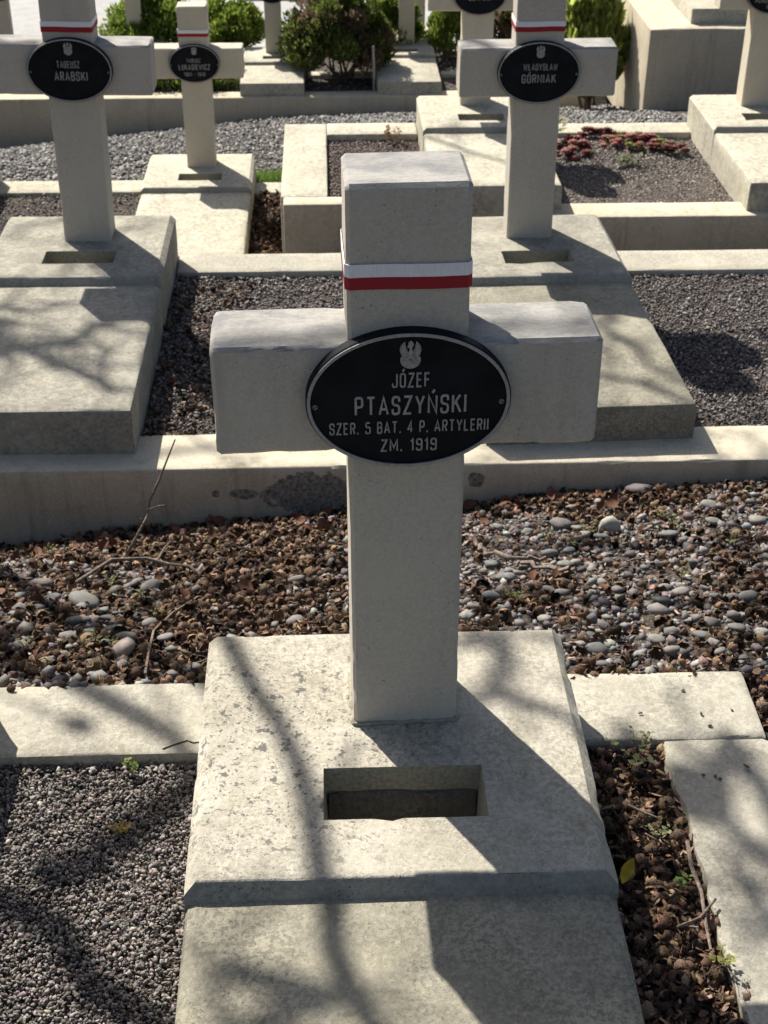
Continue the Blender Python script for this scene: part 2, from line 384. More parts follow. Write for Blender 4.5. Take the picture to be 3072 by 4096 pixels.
kerb('concrete_kerb', 'short kerb piece with grass behind it beside the L-shaped frame', -.585, -.372, 6.85, 7.05, -1.9, -1.545, M['slab_pale'], .08)
# far terrace wall
kerb('terrace_wall', 'long streaked wall beyond the gravel path under the far graves', -5.5, 2.72, 13.0, 13.22, -3.8, -2.770, M['wall_far'], .2, .006, .01, cat='wall')
kerb('concrete_kerb', 'far kerb strip seen behind the dark round shrub', -.30, .42, 13.78, 13.93, -3.0, -2.76, M['slab_pale'], 0)
kerb('concrete_kerb', 'far kerb strip right of the second far grave', 1.16, 2.4, 13.78, 13.93, -3.0, -2.76, M['slab_pale'], 0)
# raised block at upper right
kerb('terrace_wall', 'tall concrete retaining block at upper right with spotted front', 2.80, 5.6, 11.0, 14.2, -2.7, -1.585, M['wall_far'], .2, .006, .01, cat='wall')

# ------------------------------------------------------------------ grave slabs
def bool_cut(bm, cutter_bm):
    a = bpy.data.meshes.new('a'); bm.to_mesh(a); bm.free(); b = bpy.data.meshes.new('b'); cutter_bm.to_mesh(b); cutter_bm.free()
    oa = bpy.data.objects.new('a', a); ob = bpy.data.objects.new('b', b); COL.objects.link(oa); COL.objects.link(ob)
    md = oa.modifiers.new('m', 'BOOLEAN'); md.object = ob; md.operation = 'DIFFERENCE'; md.solver = 'EXACT'
    dg = bpy.context.evaluated_depsgraph_get(); ev = oa.evaluated_get(dg)
    out = bmesh.new(); me = ev.to_mesh(); out.from_mesh(me); ev.to_mesh_clear()
    bpy.data.objects.remove(oa); bpy.data.objects.remove(ob); bpy.data.meshes.remove(a); bpy.data.meshes.remove(b)
    return out
def tapered_bm(x0, x1, y0, y1, z0, z1, taper):
    bm = box_bm(x0, x1, y0, y1, z0, z1)
    cx, cy = (x0+x1)/2, (y0+y1)/2
    for v in bm.verts:
        if v.co.z < z0+1e-4: v.co.x += -taper if v.co.x > cx else taper; v.co.y += -taper*.4 if v.co.y > cy else taper*.4
    return bm
def prism_yz(prof, x0, x1):
    bm = bmesh.new(); A = [bm.verts.new((x0, y, z)) for y, z in prof]; B = [bm.verts.new((x1, y, z)) for y, z in prof]
    bm.faces.new(A); bm.faces.new(B[::-1])
    for i in range(len(prof)):
        j = (i+1) % len(prof); bm.faces.new((A[i], B[i], B[j], A[j]))
    bmesh.ops.recalc_face_normals(bm, faces=bm.faces[:]); return bm
def grave_slab(label, x, y, z, rz=0.0, hw=.338, back=.262, step_y=-.356, front=-1.33, thick=.165, slot=(-.124, .151, -.233, -.110),
               lod=0, mats=('head', 'cover'), seed=1, group='grave slabs'):
    root = empty('grave_slab', (x, y, z), rz); tag(root, label, 'grave slab', group)
    st = (.016, .06, 0)[lod]; am = (.0011, .0016, .002)[lod]; ch = (.004, .004, .0)[lod]
    deep = thick+.06
    bm = prism_yz([(back, -deep), (back, 0), (step_y, 0), (step_y-.018, -.031), (step_y-.018, -deep)], -hw, hw)
    es = [e for e in bm.edges if max(v.co.z for v in e.verts) > -.001 and min(v.co.z for v in e.verts) > -.032 and
          (abs(e.verts[0].co.x-e.verts[1].co.x) < 1e-5)]
    bmesh.ops.bevel(bm, geom=[e for e in es if abs(e.verts[0].co.z) < .001 and abs(e.verts[1].co.z) < .001], offset=.019, segments=1, affect='EDGES', profile=.5)
    bed = [e for e in bm.edges if all(abs(v.co.z) < .0005 for v in e.verts) and all(v.co.y > back-.001 for v in e.verts)]
    if bed: bmesh.ops.bevel(bm, geom=bed, offset=.008, segments=2, affect='EDGES', profile=.5)
    fed = [e for e in bm.edges if all(abs(v.co.z) < .0005 for v in e.verts) and all(abs(v.co.y-step_y) < .001 for v in e.verts)]
    if fed: bmesh.ops.bevel(bm, geom=fed, offset=.002, segments=1, affect='EDGES', profile=.5)
    if slot:
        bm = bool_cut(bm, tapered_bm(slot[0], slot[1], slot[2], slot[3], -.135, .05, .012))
    roughen(bm, st, am, seed, ch)
    for fc in bm.faces:
        cz = fc.calc_center_median()
        if fc.normal.y < -.35 and abs(fc.normal.x) < .4 and cz.y < step_y+.006: fc.material_index = 1
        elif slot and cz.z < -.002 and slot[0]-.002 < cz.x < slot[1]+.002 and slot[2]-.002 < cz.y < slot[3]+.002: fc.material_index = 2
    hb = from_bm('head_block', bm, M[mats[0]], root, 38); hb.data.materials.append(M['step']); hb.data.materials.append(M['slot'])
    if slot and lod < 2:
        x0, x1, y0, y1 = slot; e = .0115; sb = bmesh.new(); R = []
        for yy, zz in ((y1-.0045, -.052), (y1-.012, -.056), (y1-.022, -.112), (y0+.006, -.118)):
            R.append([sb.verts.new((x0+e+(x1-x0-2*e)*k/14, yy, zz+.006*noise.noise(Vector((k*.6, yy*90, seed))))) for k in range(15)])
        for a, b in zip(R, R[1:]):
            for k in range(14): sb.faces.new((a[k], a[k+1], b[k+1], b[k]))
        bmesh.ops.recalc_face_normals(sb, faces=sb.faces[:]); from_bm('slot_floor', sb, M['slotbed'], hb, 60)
    bm = box_bm(-hw+.0015, hw-.0015, front, step_y+.002, -deep-.002, -.030, .018, 2, lambda e: all(v.co.z > -.031 for v in e.verts) and not all(v.co.y > step_y for v in e.verts))
    if st: roughen(bm, st*1.15, am, seed+5, ch)
    else: roughen(bm, 0, am*.3, seed+5, 0)
    from_bm('cover_slab', bm, M[mats[1]], root, 38)
    return root
grave_slab('concrete slab under the nearest cross with a lichen-spotted head block', -.0235, 0, 0, lod=0, seed=1)
grave_slab('sliver of a slab at the left edge beside the nearest gravel plot', -1.135, .0, -.005, lod=1, seed=2, slot=None)
grave_slab('dappled grey slab of the second row at left with branch shadows', -1.077, 3.375, -.452, rz=rad(-.2), lod=1, mats=('slab_grey', 'slab_grey'), seed=3)
grave_slab('second-row slab at right, half hidden by the nearest cross arm', .672, 3.40, -.480, rz=rad(2.0), lod=1, mats=('slab_grey', 'cover'), seed=4, hw=.342)
grave_slab('pale slab under the small third-row cross at left', -.918, 6.862, -1.380, lod=1, mats=('slab_pale', 'slab_pale'), seed=5, front=-1.36)
grave_slab('pale slab of the third row behind the right-hand cross', .772, 6.42, -.880, lod=1, mats=('slab_pale', 'slab_pale'), seed=6, front=-1.22)
grave_slab('pale slab at the right edge beside the reddish plants', 2.42, 6.33, -.860, lod=1, mats=('slab_pale', 'slab_pale'), seed=7, front=-1.18)
grave_slab('slab corner at the left edge of the third row', -2.57, 6.862, -1.37, lod=1, mats=('slab_pale', 'slab_pale'), seed=8, slot=None)
grave_slab('far pale slab left of the dark round shrub', -.672, 14.1, -2.605, lod=2, mats=('slab_pale', 'slab_pale'), seed=9, front=-1.04)
grave_slab('far pale slab right of the dark round shrub', .775, 14.35, -2.605, lod=2, mats=('slab_pale', 'slab_pale'), seed=10, front=-1.27)
grave_slab('slab on top of the tall concrete block at upper right', 3.62, 12.1, -1.42, lod=2, mats=('slab_pale', 'slab_pale'), seed=11, front=-.92, hw=.42)
grave_slab('far slab hidden behind the leftmost second-row cross', -2.28, 14.8, -2.62, lod=2, mats=('slab_pale', 'slab_pale'), seed=12)
grave_slab('far slab behind the second far cross, partly hidden', .996, 15.70, -2.80, lod=2, mats=('slab_pale', 'slab_pale'), seed=13, front=-.6)

# ------------------------------------------------------------------ lettering: condensed block capitals drawn as strokes
def arc_round(pts, r, closed=False, n=4):
    P = [Vector((p[0], p[1])) for p in pts]; out = []
    m = len(P)
    for i, p in enumerate(P):
        if not closed and i in (0, m-1): out.append(p); continue
        a, b = P[(i-1) % m], P[(i+1) % m]; da, db = (a-p), (b-p); rr = min(r, da.length*.5, db.length*.5)
        s, e = p+da.normalized()*rr, p+db.normalized()*rr
        for k in range(n+1):
            t = k/n; out.append(s*(1-t)**2 + p*2*t*(1-t) + e*t*t)
    return out
def R_(pts, r=.16, closed=False): return ('c' if closed else 'o', arc_round(pts, r, closed))
def L_(*pts): return ('o', [Vector(p) for p in pts])
W = .37; BX = [(0, 0), (W, 0), (W, 1), (0, 1)]
GL = {
 'A': (.46, [L_((0, 0), (.23, 1), (.46, 0)), L_((.09, .30), (.37, .30))]),
 'B': (W, [L_((0, 0), (0, 1)), R_([(0, 1), (W*.95, 1), (W*.95, .53), (0, .53)]), R_([(0, .53), (W, .53), (W, 0), (0, 0)])]),
 'C': (W, [R_([(W, .70), (W, 1), (0, 1), (0, 0), (W, 0), (W, .30)])]),
 'D': (W, [R_([(0, 0), (0, 1), (W, 1), (W, 0), (0, 0)], .18)]),
 'E': (.34, [L_((.34, 1), (0, 1), (0, 0), (.34, 0)), L_((0, .52), (.30, .52))]),
 'F': (.34, [L_((.34, 1), (0, 1), (0, 0)), L_((0, .52), (.30, .52))]),
 'G': (W, [R_([(W, .72), (W, 1), (0, 1), (0, 0), (W, 0), (W, .48)]), L_((W*.5, .48), (W, .48))]),
 'H': (W, [L_((0, 0), (0, 1)), L_((W, 0), (W, 1)), L_((0, .5), (W, .5))]),
 'I': (.02, [L_((0, 0), (0, 1))]),
 'J': (.34, [R_([(.34, 1), (.34, 0), (0, 0), (0, .28)])]),
 'K': (.42, [L_((0, 0), (0, 1)), L_((.40, 1), (.05, .45)), L_((.16, .62), (.44, 0))]),
 'L': (.34, [L_((0, 1), (0, 0), (.34, 0))]),
 'M': (.52, [L_((0, 0), (0, 1), (.26, .28), (.52, 1), (.52, 0))]),
 'N': (.44, [L_((0, 0), (0, 1), (.44, 0), (.44, 1))]),
 'O': (W, [R_(BX, .2, True)]), '0': (W, [R_(BX, .2, True)]),
 'P': (W, [L_((0, 0), (0, 1)), R_([(0, 1), (W, 1), (W, .46), (0, .46)])]),
 'R': (W, [L_((0, 0), (0, 1)), R_([(0, 1), (W, 1), (W, .50), (0, .50)]), L_((.20, .50), (W, 0))]),
 'S': (W, [R_([(W, .72), (W, 1), (0, 1), (0, .53), (W, .50), (W, 0), (0, 0), (0, .28)], .2)]),
 'T': (.42, [L_((0, 1), (.42, 1)), L_((.21, 1), (.21, 0))]),
 'U': (W, [R_([(0, 1), (0, 0), (W, 0), (W, 1)], .2)]),
 'W': (.62, [L_((0, 1), (.15, 0), (.31, .85), (.47, 0), (.62, 1))]),
 'Y': (.44, [L_((0, 1), (.22, .45), (.44, 1)), L_((.22, .45), (.22, 0))]),
 'Z': (.40, [L_((0, 1), (.40, 1), (0, 0), (.40, 0))]),
 '1': (.16, [L_((0, .80), (.14, 1), (.14, 0))]),
 '4': (.42, [L_((.30, 0), (.30, 1), (0, .28), (.42, .28))]),
 '5': (.40, [R_([(.38, 1), (.03, 1), (.02, .58), (.40, .58), (.40, 0), (0, 0), (0, .22)], .14)]),
 '7': (.38, [L_((0, 1), (.38, 1), (.10, 0))]),
 '8': (W, [R_([(.02, .53), (.40, .53), (.40, 1), (.02, 1)], .18, True), R_([(0, 0), (W, 0), (W, .53), (0, .53)], .18, True)]),
 '9': (W, [R_([(W, .50), (0, .50), (0, 1), (W, 1), (W, 0), (0, 0), (0, .22)], .19)]),
 '.': (.04, [L_((.02, -.06), (.02, .09))]), '-': (.22, [L_((0, .48), (.22, .48))]), ' ': (.16, []),
}
GL['Ó'] = (W, GL['O'][1] + [L_((.18, 1.17), (.30, 1.36))]); GL['Ń'] = (.44, GL['N'][1] + [L_((.20, 1.17), (.32, 1.36))])
GL['Ł'] = (.36, GL['L'][1] + [L_((-.10, .40), (.20, .62))])
def stroke_bm(bm, kind, pts, th, fx, fy, ox, oz, y0, y1):
    closed = kind == 'c'; P = [p.copy() for p in pts]
    Q = []
    for p in P:
        if not Q or (p-Q[-1]).length > 1e-4: Q.append(p)
    P = Q; n = len(P); Lf, Rt = [], []
    if not closed:      # square ends run half a stroke on only for horizontals at corners
        pass
    for i in range(n):
        a = P[(i-1) % n] if (closed or i > 0) else None; b = P[(i+1) % n] if (closed or i < n-1) else None
        d1 = (P[i]-a).normalized() if a is not None else None; d2 = (b-P[i]).normalized() if b is not None else None
        if d1 is None: d1 = d2
        if d2 is None: d2 = d1
        nn = Vector((-(d1.y+d2.y), d1.x+d2.x))
        if nn.length < 1e-3: nn = Vector((-d1.y, d1.x))
        nn.normalize(); c = max(.45, nn.dot(Vector((-d1.y, d1.x)))); off = nn*(th/2/c)
        Lf.append(P[i]+off); Rt.append(P[i]-off)
    def V(p, y): return bm.verts.new((ox+p.x*fx, y, oz+p.y*fy))
    A = [V(p, y0) for p in Lf]; B = [V(p, y0) for p in Rt]; A2 = [V(p, y1) for p in Lf]; B2 = [V(p, y1) for p in Rt]
    m = n if closed else n-1
    for i in range(m):
        j = (i+1) % n
        bm.faces.new((A[i], A[j], B[j], B[i])); bm.faces.new((A[i], A2[i], A2[j], A[j])); bm.faces.new((B[i], B[j], B2[j], B2[i]))
    if not closed:
        bm.faces.new((A[0], B[0], B2[0], A2[0])); bm.faces.new((A[-1], A2[-1], B2[-1], B[-1]))
def text_bm(s, width, height, y_front, relief, th=.128, gap=.29):
    tot = sum(GL[c][0]+gap for c in s)-gap + th
    bm = bmesh.new(); fx = width/tot; fy = height/(1+th) ; x = -tot/2+th/2; k = 0
    for c in s:
        w, st = GL[c]
        for kind, pts in st:
            stroke_bm(bm, kind, [Vector((p.x, p.y)) for p in pts], th, fx, fy, x*fx, (-.5)*fy, y_front-relief-k*.00007, y_front); k = (k+1) % 7
        x += w+gap
    bmesh.ops.recalc_face_normals(bm, faces=bm.faces[:])
    return bm

def poly_relief(bm, pts, y0, y1):
    A = [bm.verts.new((x, y1, z)) for x, z in pts]; B = [bm.verts.new((x, y0, z)) for x, z in pts]
    bm.faces.new(A)
    for i in range(len(pts)):
        j = (i+1) % len(pts); bm.faces.new((A[i], B[i], B[j], A[j]))
def emblem_bm(h, y):
    """eagle with raised wings perched on a crescent shield, cast in relief; h = total height"""
    bm = bmesh.new(); S = h/9.0
    def P(l): return [(a*S, b*S) for a, b in l]
    def mirror(l): return [(-a, b) for a, b in l][::-1]
    wing = [(-.55, .3), (-.85, 1.2), (-1.25, 2.2), (-1.55, 3.4), (-1.62, 4.2), (-2.3, 3.7), (-2.9, 2.8), (-3.15, 1.9), (-3.1, 1.1), (-2.75, .3), (-2.5, -.3), (-1.6, -.9), (-.8, -.9)]
    for wv in (wing, mirror(wing)): poly_relief(bm, P(wv), y, y-.0022)
    for k in range(5):      # feathers
        f = [(-.9-.1*k, -.55+.55*k), (-1.5-.12*k, .35+.72*k), (-2.95+.12*max(0, k-2), .55+.72*k), (-2.75+.05*k, .1+.66*k)]
        for q in (f, mirror(f)): poly_relief(bm, P(q), y-.0020, y-.0030-.00008*k)
    body = [(-.25, 2.1), (-.55, 2.35), (-1.0, 2.6), (-.7, 3.1), (-.7, 3.7), (-.35, 4.25), (.1, 4.5), (.55, 4.2), (.9, 3.5), (.85, 3.0), (.45, 2.5), (.45, 1.7), (.75, .8), (.6, -.3), (.35, -1.2), (-.35, -1.2), (-.6, -.3), (-.65, .8), (-.3, 1.6)]
    poly_relief(bm, P(body), y, y-.0036)
    for s in (-1, 1):
        leg = [(s*.45, -.3), (s*1.15, -.5), (s*1.35, -1.3), (s*.9, -1.7), (s*.4, -1.3)]
        poly_relief(bm, P(leg if s < 0 else leg[::-1]), y, y-.0032)
    sh = [(3.0*math.cos(a), -1.75+2.75*math.sin(a)) for a in np.linspace(math.pi*.93, math.pi*2.07, 22)]
    sh = sh + [(2.75, -.55), (2.0, -.45), (1.5, -1.0), (1.0, -1.4), (0, -1.55), (-1.0, -1.4), (-1.5, -1.0), (-2.0, -.45), (-2.75, -.55)]
    poly_relief(bm, P(sh), y, y-.0024)
    inn = [(2.3*math.cos(a), -2.0+1.95*math.sin(a)) for a in np.linspace(math.pi, math.pi*2, 14)] + [(1.2, -1.65), (0, -1.8), (-1.2, -1.65)]
    poly_relief(bm, P(inn), y-.0024, y-.0031)
    dv = [(-1.0, -2.2), (1.0, -2.2), (.8, -3.0), (0, -3.6), (-.8, -3.0)]
    poly_relief(bm, P(dv), y-.003, y-.0037)
    for s in (-1, 1):
        sc = [(s*2.35+.55*math.cos(a), -1.05+.55*math.sin(a)) for a in np.linspace(0, 2*math.pi, 10)[:-1]]
        poly_relief(bm, P(sc), y-.0024, y-.0034)
    bmesh.ops.recalc_face_normals(bm, faces=bm.faces[:]); return bm

def lathe_ellipse(bm, prof, n=72):
    """prof: list of (inset from the outer ellipse, y). rings of an ellipse a x b"""
    a, b = .155, .1151; rings = []
    for ins, y in prof:
        rings.append([bm.verts.new(((a-ins)*math.cos(2*math.pi*k/n), y, (b-ins)*math.sin(2*math.pi*k/n))) for k in range(n)])
    for r0, r1 in zip(rings, rings[1:]):
        for k in range(n): bm.faces.new((r0[k], r0[(k+1) % n], r1[(k+1) % n], r1[k]))
    return rings

CD, CH, CA, CA0, CA1 = .140, .984, .2936, .557, .7386
def cross_bm(step, seed, amp, chip):
    h = .09
    prof = [(-h, 0), (h, 0), (h, CA0), (CA, CA0), (CA, CA1), (h, CA1), (h, CH), (-h, CH), (-h, CA1), (-CA, CA1), (-CA, CA0), (-h, CA0)]
    bm = bmesh.new(); A = [bm.verts.new((x, 0, z)) for x, z in prof]; B = [bm.verts.new((x, CD, z)) for x, z in prof]
    bm.faces.new(A); bm.faces.new(B[::-1])
    for i in range(12):
        j = (i+1) % 12; bm.faces.new((A[i], B[i], B[j], A[j]))
    bmesh.ops.recalc_face_normals(bm, faces=bm.faces[:])
    es = [e for e in bm.edges if e.is_convex and e.calc_face_angle() > .5 and max(v.co.z for v in e.verts) > .01]
    bmesh.ops.bevel(bm, geom=es, offset=.0062, segments=1, affect='EDGES', profile=.5)
    for v in bm.verts:
        if v.co.z < .001: v.co.z = -.03
    if step: roughen(bm, step, amp, seed, chip)
    return bm
CROSS_BODY = {}
def grave_cross(label, x, y, z, lines, rz=0.0, lean=0.0, lod=1, seed=1, plaque=True, group='concrete grave crosses', emblem_dx=0.0):
    root = empty('grave_cross', (x, y, z), rz); root.rotation_euler = (0, lean, rz); tag(root, label, 'cross', group)
    st = (.014, .05, 0)[lod]
    if lod == 2 and 'far' in CROSS_BODY: link('cross_body', CROSS_BODY['far'], None, root)
    else:
        o = from_bm('cross_body', cross_bm(st, seed, (.0008, .0012, 0)[lod], (.0035, .003, 0)[lod]), M['cross'] if y < 5 else M['cross_far'], root, 38)
        if lod == 2: CROSS_BODY['far'] = o.data
    if not plaque: return root
    if lod == 0:
        q = [(-.088, -.001), (.088, -.001), (.0905, .004), (.0905, .136), (-.0905, .136), (-.0905, .004), (-.088, -.001)]; pts = []
        for a, b in zip(q, q[1:]): pts += [Vector((a[0]+(b[0]-a[0])*k/14, a[1]+(b[1]-a[1])*k/14, .0025+.0022*noise.noise(Vector((a[0]*50+k, b[1]*50, 2))))) for k in range(14)]
        tubes('mortar_bead', [(pts, [.0045+.0028*noise.noise(p*60) for p in pts])], M['slot'], root, 6)
    bm = bmesh.new(); n = 96 if lod == 0 else 56
    # dark plate: thick edge, chamfer, sunk field
    rings = lathe_ellipse(bm, [(.0, .006), (.0, -.014), (.0014, -.0162), (.0020, -.0162)], n)
    inner = lathe_ellipse(bm, [(.0074, -.0160), (.0090, -.0135), (.0095, -.0135)][:2], n)
    for k in range(n): bm.faces.new((rings[-1][k], rings[-1][(k+1) % n], inner[0][(k+1) % n], inner[0][k]))
    bm.faces.new(inner[-1])
    bmesh.ops.recalc_face_normals(bm, faces=bm.faces[:])
    pl = from_bm('plaque', bm, M['plaque'], root, 30); pl.location = (0, -.0045, .6525)
    bm = bmesh.new(); r = lathe_ellipse(bm, [(.0018, -.0160), (.0022, -.0180), (.0068, -.0180), (.0074, -.0150)], n)
    bmesh.ops.recalc_face_normals(bm, faces=bm.faces[:]); from_bm('rim', bm, M['alu'], pl, 30)
    o = from_bm('emblem', emblem_bm(.0455, -.0133), M['alu'], pl, 25); o.location = (.002+emblem_dx, 0, .078)
    for (s, w, h, dx, dz) in lines:
        o = from_bm('lettering', text_bm(s, w, h, -.0130, .0028), M['alu'], pl, 25); o.location = (dx, 0, dz)
    for s in (-1, 1):
        bm = bmesh.new(); bmesh.ops.create_uvsphere(bm, u_segments=12, v_segments=6, radius=.0048)
        for v in bm.verts: v.co.y *= .45
        o = from_bm('screw', bm, M['screw'], pl, 60); o.location = (s*.141, -.0135, -.006)
        if lod < 2:
            bm = box_bm(-.0032, .0032, -.0024, -.0012, -.0006, .0006); b2 = from_bm('slot', bm, M['plaque'], pl); b2.location = o.location; b2.rotation_euler = (0, .6*s, 0)
            b2.name = 'screw_slot'
    return root
grave_cross('nearest large concrete cross with a four-line plaque', 0, 0, 0,
            [('JÓZEF', .057, .0245, .003, .036), ('PTASZYŃSKI', .169, .0325, .003, -.006), ('SZER. 5 BAT. 4 P. ARTYLERII', .2425, .0205, .001, -.0435), ('ZM. 1919', .086, .0215, .0005, -.075)],
            rz=rad(1.5), lean=-.0066, lod=0, seed=1)
grave_cross('second-row cross at left, cut by the left edge, plaque with two lines', -1.053, 3.359, -.440,
            [('TADEUSZ', .083, .025, -.003, .022), ('ARABSKI', .120, .033, .004, -.020)], rz=rad(-.9), lean=.012, lod=1, seed=2)
grave_cross('second-row cross at right with left side edge sunlit, two-line plaque', .681, 3.413, -.475,
            [('WŁADYSŁAW', .126, .025, .004, .022), ('GÓRNIAK', .1275, .0325, .000, -.021)], lean=-.007, lod=1, seed=3)
grave_cross('small third-row cross at left with years on its plaque', -.908, 6.865, -1.381,
            [('TADEUSZ', .084, .0235, -.005, .020), ('ŁUKASIEWICZ', .190, .034, -.001, -.019), ('1901 - 1919', .128, .022, -.002, -.062)], lod=1, seed=4)
grave_cross('third-row cross cut by the top edge behind the right-hand ribboned cross', .772, 6.48, -.895, [('GENFORI', .125, .030, 0, -.018)], lod=1, seed=5)
grave_cross('cross at the right edge above the reddish plants, cut by the frame', 2.425, 6.352, -.865,
            [('DWÓR', .10, .028, 0, .0), ('PCHOR. SANIT.', .20, .022, .0, -.042), ('1897', .07, .022, 0, -.075)], lod=1, seed=6)
grave_cross('far cross left of the dark round shrub, top cut by the frame', -.674, 14.108, -2.61, [], lod=2)
grave_cross('far cross right of the dark round shrub, top cut by the frame', .811, 14.425, -2.61, [], lod=2)
grave_cross('far cross seen between the two left ribboned crosses', -2.281, 14.85, -2.63, [], lod=2)
grave_cross('far cross in the top left corner', -3.66, 14.3, -2.62, [], lod=2)
grave_cross('far cross standing close behind another far cross', .998, 15.45, -2.81, [], lod=2)
grave_cross('far cross whose arm and plaque peep over the round shrub', -.236, 15.68, -2.99, [('JUJUB', .14, .03, 0, -.03)], lod=2)
grave_cross('cross standing on the concrete block at upper right', 3.68, 12.05, -1.425, [], lod=2)

# ------------------------------------------------------------------ ribbons
def ribbon(label, x, y, z, rz, zlo, zmid, zhi, lean=0.0, seed=1):
    root = empty('ribbon', (x, y, z), rz); root.rotation_euler = (0, lean, rz); tag(root, label, 'ribbon', 'white and red ribbons')
    h = .09+.0016; c = .0068
    loop = [(-h+c, -.0016), (h-c, -.0016), (h, c-.0016), (h, CD-c+.0016), (h-c, CD+.0016), (-h+c, CD+.0016), (-h, CD-c+.0016), (-h, c-.0016)]
    fine = []
    for i in range(8):
        a, b = Vector(loop[i]), Vector(loop[(i+1) % 8]); k = 10 if (b-a).length > .05 else 2
        for j in range(k): fine.append(a.lerp(b, j/k))
    for nm, za, zb, mt in (('white_band', zmid+.0002, zhi, 'white'), ('red_band', zlo, zmid, 'red')):
        bm = bmesh.new(); rings = []; n = len(fine)
        for zz, k in ((za, 1.0), (zb, 1.0), (zb, -1.0), (za, -1.0)):
            rr = []
            for p in fine:
                q = Vector((p.x, p.y-CD/2)); q = q + q.normalized()*(.0006+.0007*k); w = .0024*noise.noise(Vector((p.x*9, p.y*9, seed))) + .0007*noise.noise(Vector((p.x*30, p.y*30, seed+zz*2)))
                rr.append(bm.verts.new((q.x, q.y+CD/2, zz+w)))
            rings.append(rr)
        for a in range(4):
            r0, r1 = rings[a], rings[(a+1) % 4]
            for k in range(n): bm.faces.new((r0[k], r0[(k+1) % n], r1[(k+1) % n], r1[k]))
        bmesh.ops.recalc_face_normals(bm, faces=bm.faces[:]); from_bm(nm, bm, M[mt], root, 40)
ribbon('white and red ribbon round the top of the nearest cross', 0, 0, 0, rad(1.5), .827, .846, .866, -.0066, 1)
ribbon('white and red ribbon on the second-row cross cut by the left edge', -1.053, 3.359, -.440, rad(-.9), .784, .803, .822, .012, 2)
ribbon('white and red ribbon on the second-row cross at right', .681, 3.413, -.475, 0, .798, .816, .835, -.007, 3)
ribbon('white and red ribbon on the small third-row cross', -.908, 6.865, -1.381, 0, .810, .829, .850, 0, 4)

# ------------------------------------------------------------------ loose pieces: stones, husks, leaf bits
def hull_template(n, flat, seed):
    rng = np.random.default_rng(seed); bm = bmesh.new()
    for p in rng.normal(size=(n, 3)):
        p = p/np.linalg.norm(p)*rng.uniform(.8, 1.05); bm.verts.new((p[0], p[1]*.8, p[2]*flat))
    r = bmesh.ops.convex_hull(bm, input=bm.verts[:])
    bmesh.ops.delete(bm, geom=[v for v in bm.verts if not v.link_faces], context='VERTS')
    bmesh.ops.triangulate(bm, faces=bm.faces[:]); bm.verts.index_update()
    V = np.array([v.co for v in bm.verts]); F = np.array([[v.index for v in f.verts] for f in bm.faces]); bm.free(); return V*.5, F
def pebble_template(flat, seed, sub=2):
    bm = bmesh.new(); bmesh.ops.create_icosphere(bm, subdivisions=sub, radius=.5)
    o = Vector((seed*7.7, seed*3.1, 0))
    for v in bm.verts:
        k = 1+.38*noise.noise(v.co*1.7+o)+.12*noise.noise(v.co*4+o)
        v.co = Vector((v.co.x*k, v.co.y*k*.72, v.co.z*k*flat))
    bm.verts.index_update()
    V = np.array([v.co for v in bm.verts]); F = np.array([[v.index for v in f.verts] for f in bm.faces]); bm.free(); return V, F
def husk_template(open_, seed, valves=4):
    """beechnut cupule: a bristly ball split at the top into flaring valves"""
    rng = np.random.default_rng(seed); V = []; F = []; sh = []; seg = valves*3; rows = 5
    for i in range(rows):
        t = i/(rows-1); th = math.pi*(.06+.70*t)
        for k in range(seg):
            az = 2*math.pi*k/seg; v = .5-.5*math.cos(az*valves); split = t*t*(1-v)
            r = .46*math.sin(th)+open_*.22*t*t*(.4+v); z = -.46*math.cos(th)*(1.05) - split*.42 - open_*.12*t*t
            r *= 1+rng.normal()*.05
            V.append((r*math.cos(az), r*math.sin(az), z)); sh.append(.85+.5*t)
    for i in range(rows-1):
        for k in range(seg):
            a, b = i*seg+k, i*seg+(k+1) % seg; F += [(a, b, b+seg), (a, b+seg, a+seg)]
    n0 = len(V)
    for q in range(80):
        i = rng.integers(0, n0); p0 = np.array(V[i]); dr = p0*np.array((1, 1, .8)); dr = dr/(np.linalg.norm(dr)+1e-6) + rng.normal(size=3)*.45; dr /= np.linalg.norm(dr)
        p0 = p0 + rng.normal(size=3)*.05
        sd = np.cross(dr, rng.normal(size=3)); sd /= np.linalg.norm(sd); b = len(V); L = rng.uniform(.10, .26)
        V += [tuple(p0+sd*.022), tuple(p0-sd*.022), tuple(p0+dr*L)]; sh += [.8, .8, 1.6]; F.append((b, b+1, b+2))
    return np.array(V), np.array(F), np.array(sh)
def bit_template(seed, w=.35):
    rng = np.random.default_rng(seed); V = []; c = rng.uniform(-.5, .5)
    for i in range(3):
        t = i/2-.5; hw = w*(1-abs(t)*1.2)*.5+.05
        V += [(t, -hw, c*t*t+rng.normal()*.04), (t, hw, c*t*t+rng.normal()*.04+.08)]
    return np.array(V), np.array([(0, 2, 3), (0, 3, 1), (2, 4, 5), (2, 5, 3)])
def rots(n, tilt):
    a = RNG.uniform(0, 2*np.pi, n); b = RNG.normal(0, tilt, n); c = RNG.normal(0, tilt, n)
    ca, sa, cb, sb, cc, sc = np.cos(a), np.sin(a), np.cos(b), np.sin(b), np.cos(c), np.sin(c)
    Z = np.zeros(n); O = np.ones(n)
    A = np.stack([ca, -sa, Z, sa, ca, Z, Z, Z, O], 1).reshape(n, 3, 3); B = np.stack([O, Z, Z, Z, cb, -sb, Z, sb, cb], 1).reshape(n, 3, 3)
    C = np.stack([cc, Z, sc, Z, O, Z, -sc, Z, cc], 1).reshape(n, 3, 3)
    return A@B@C
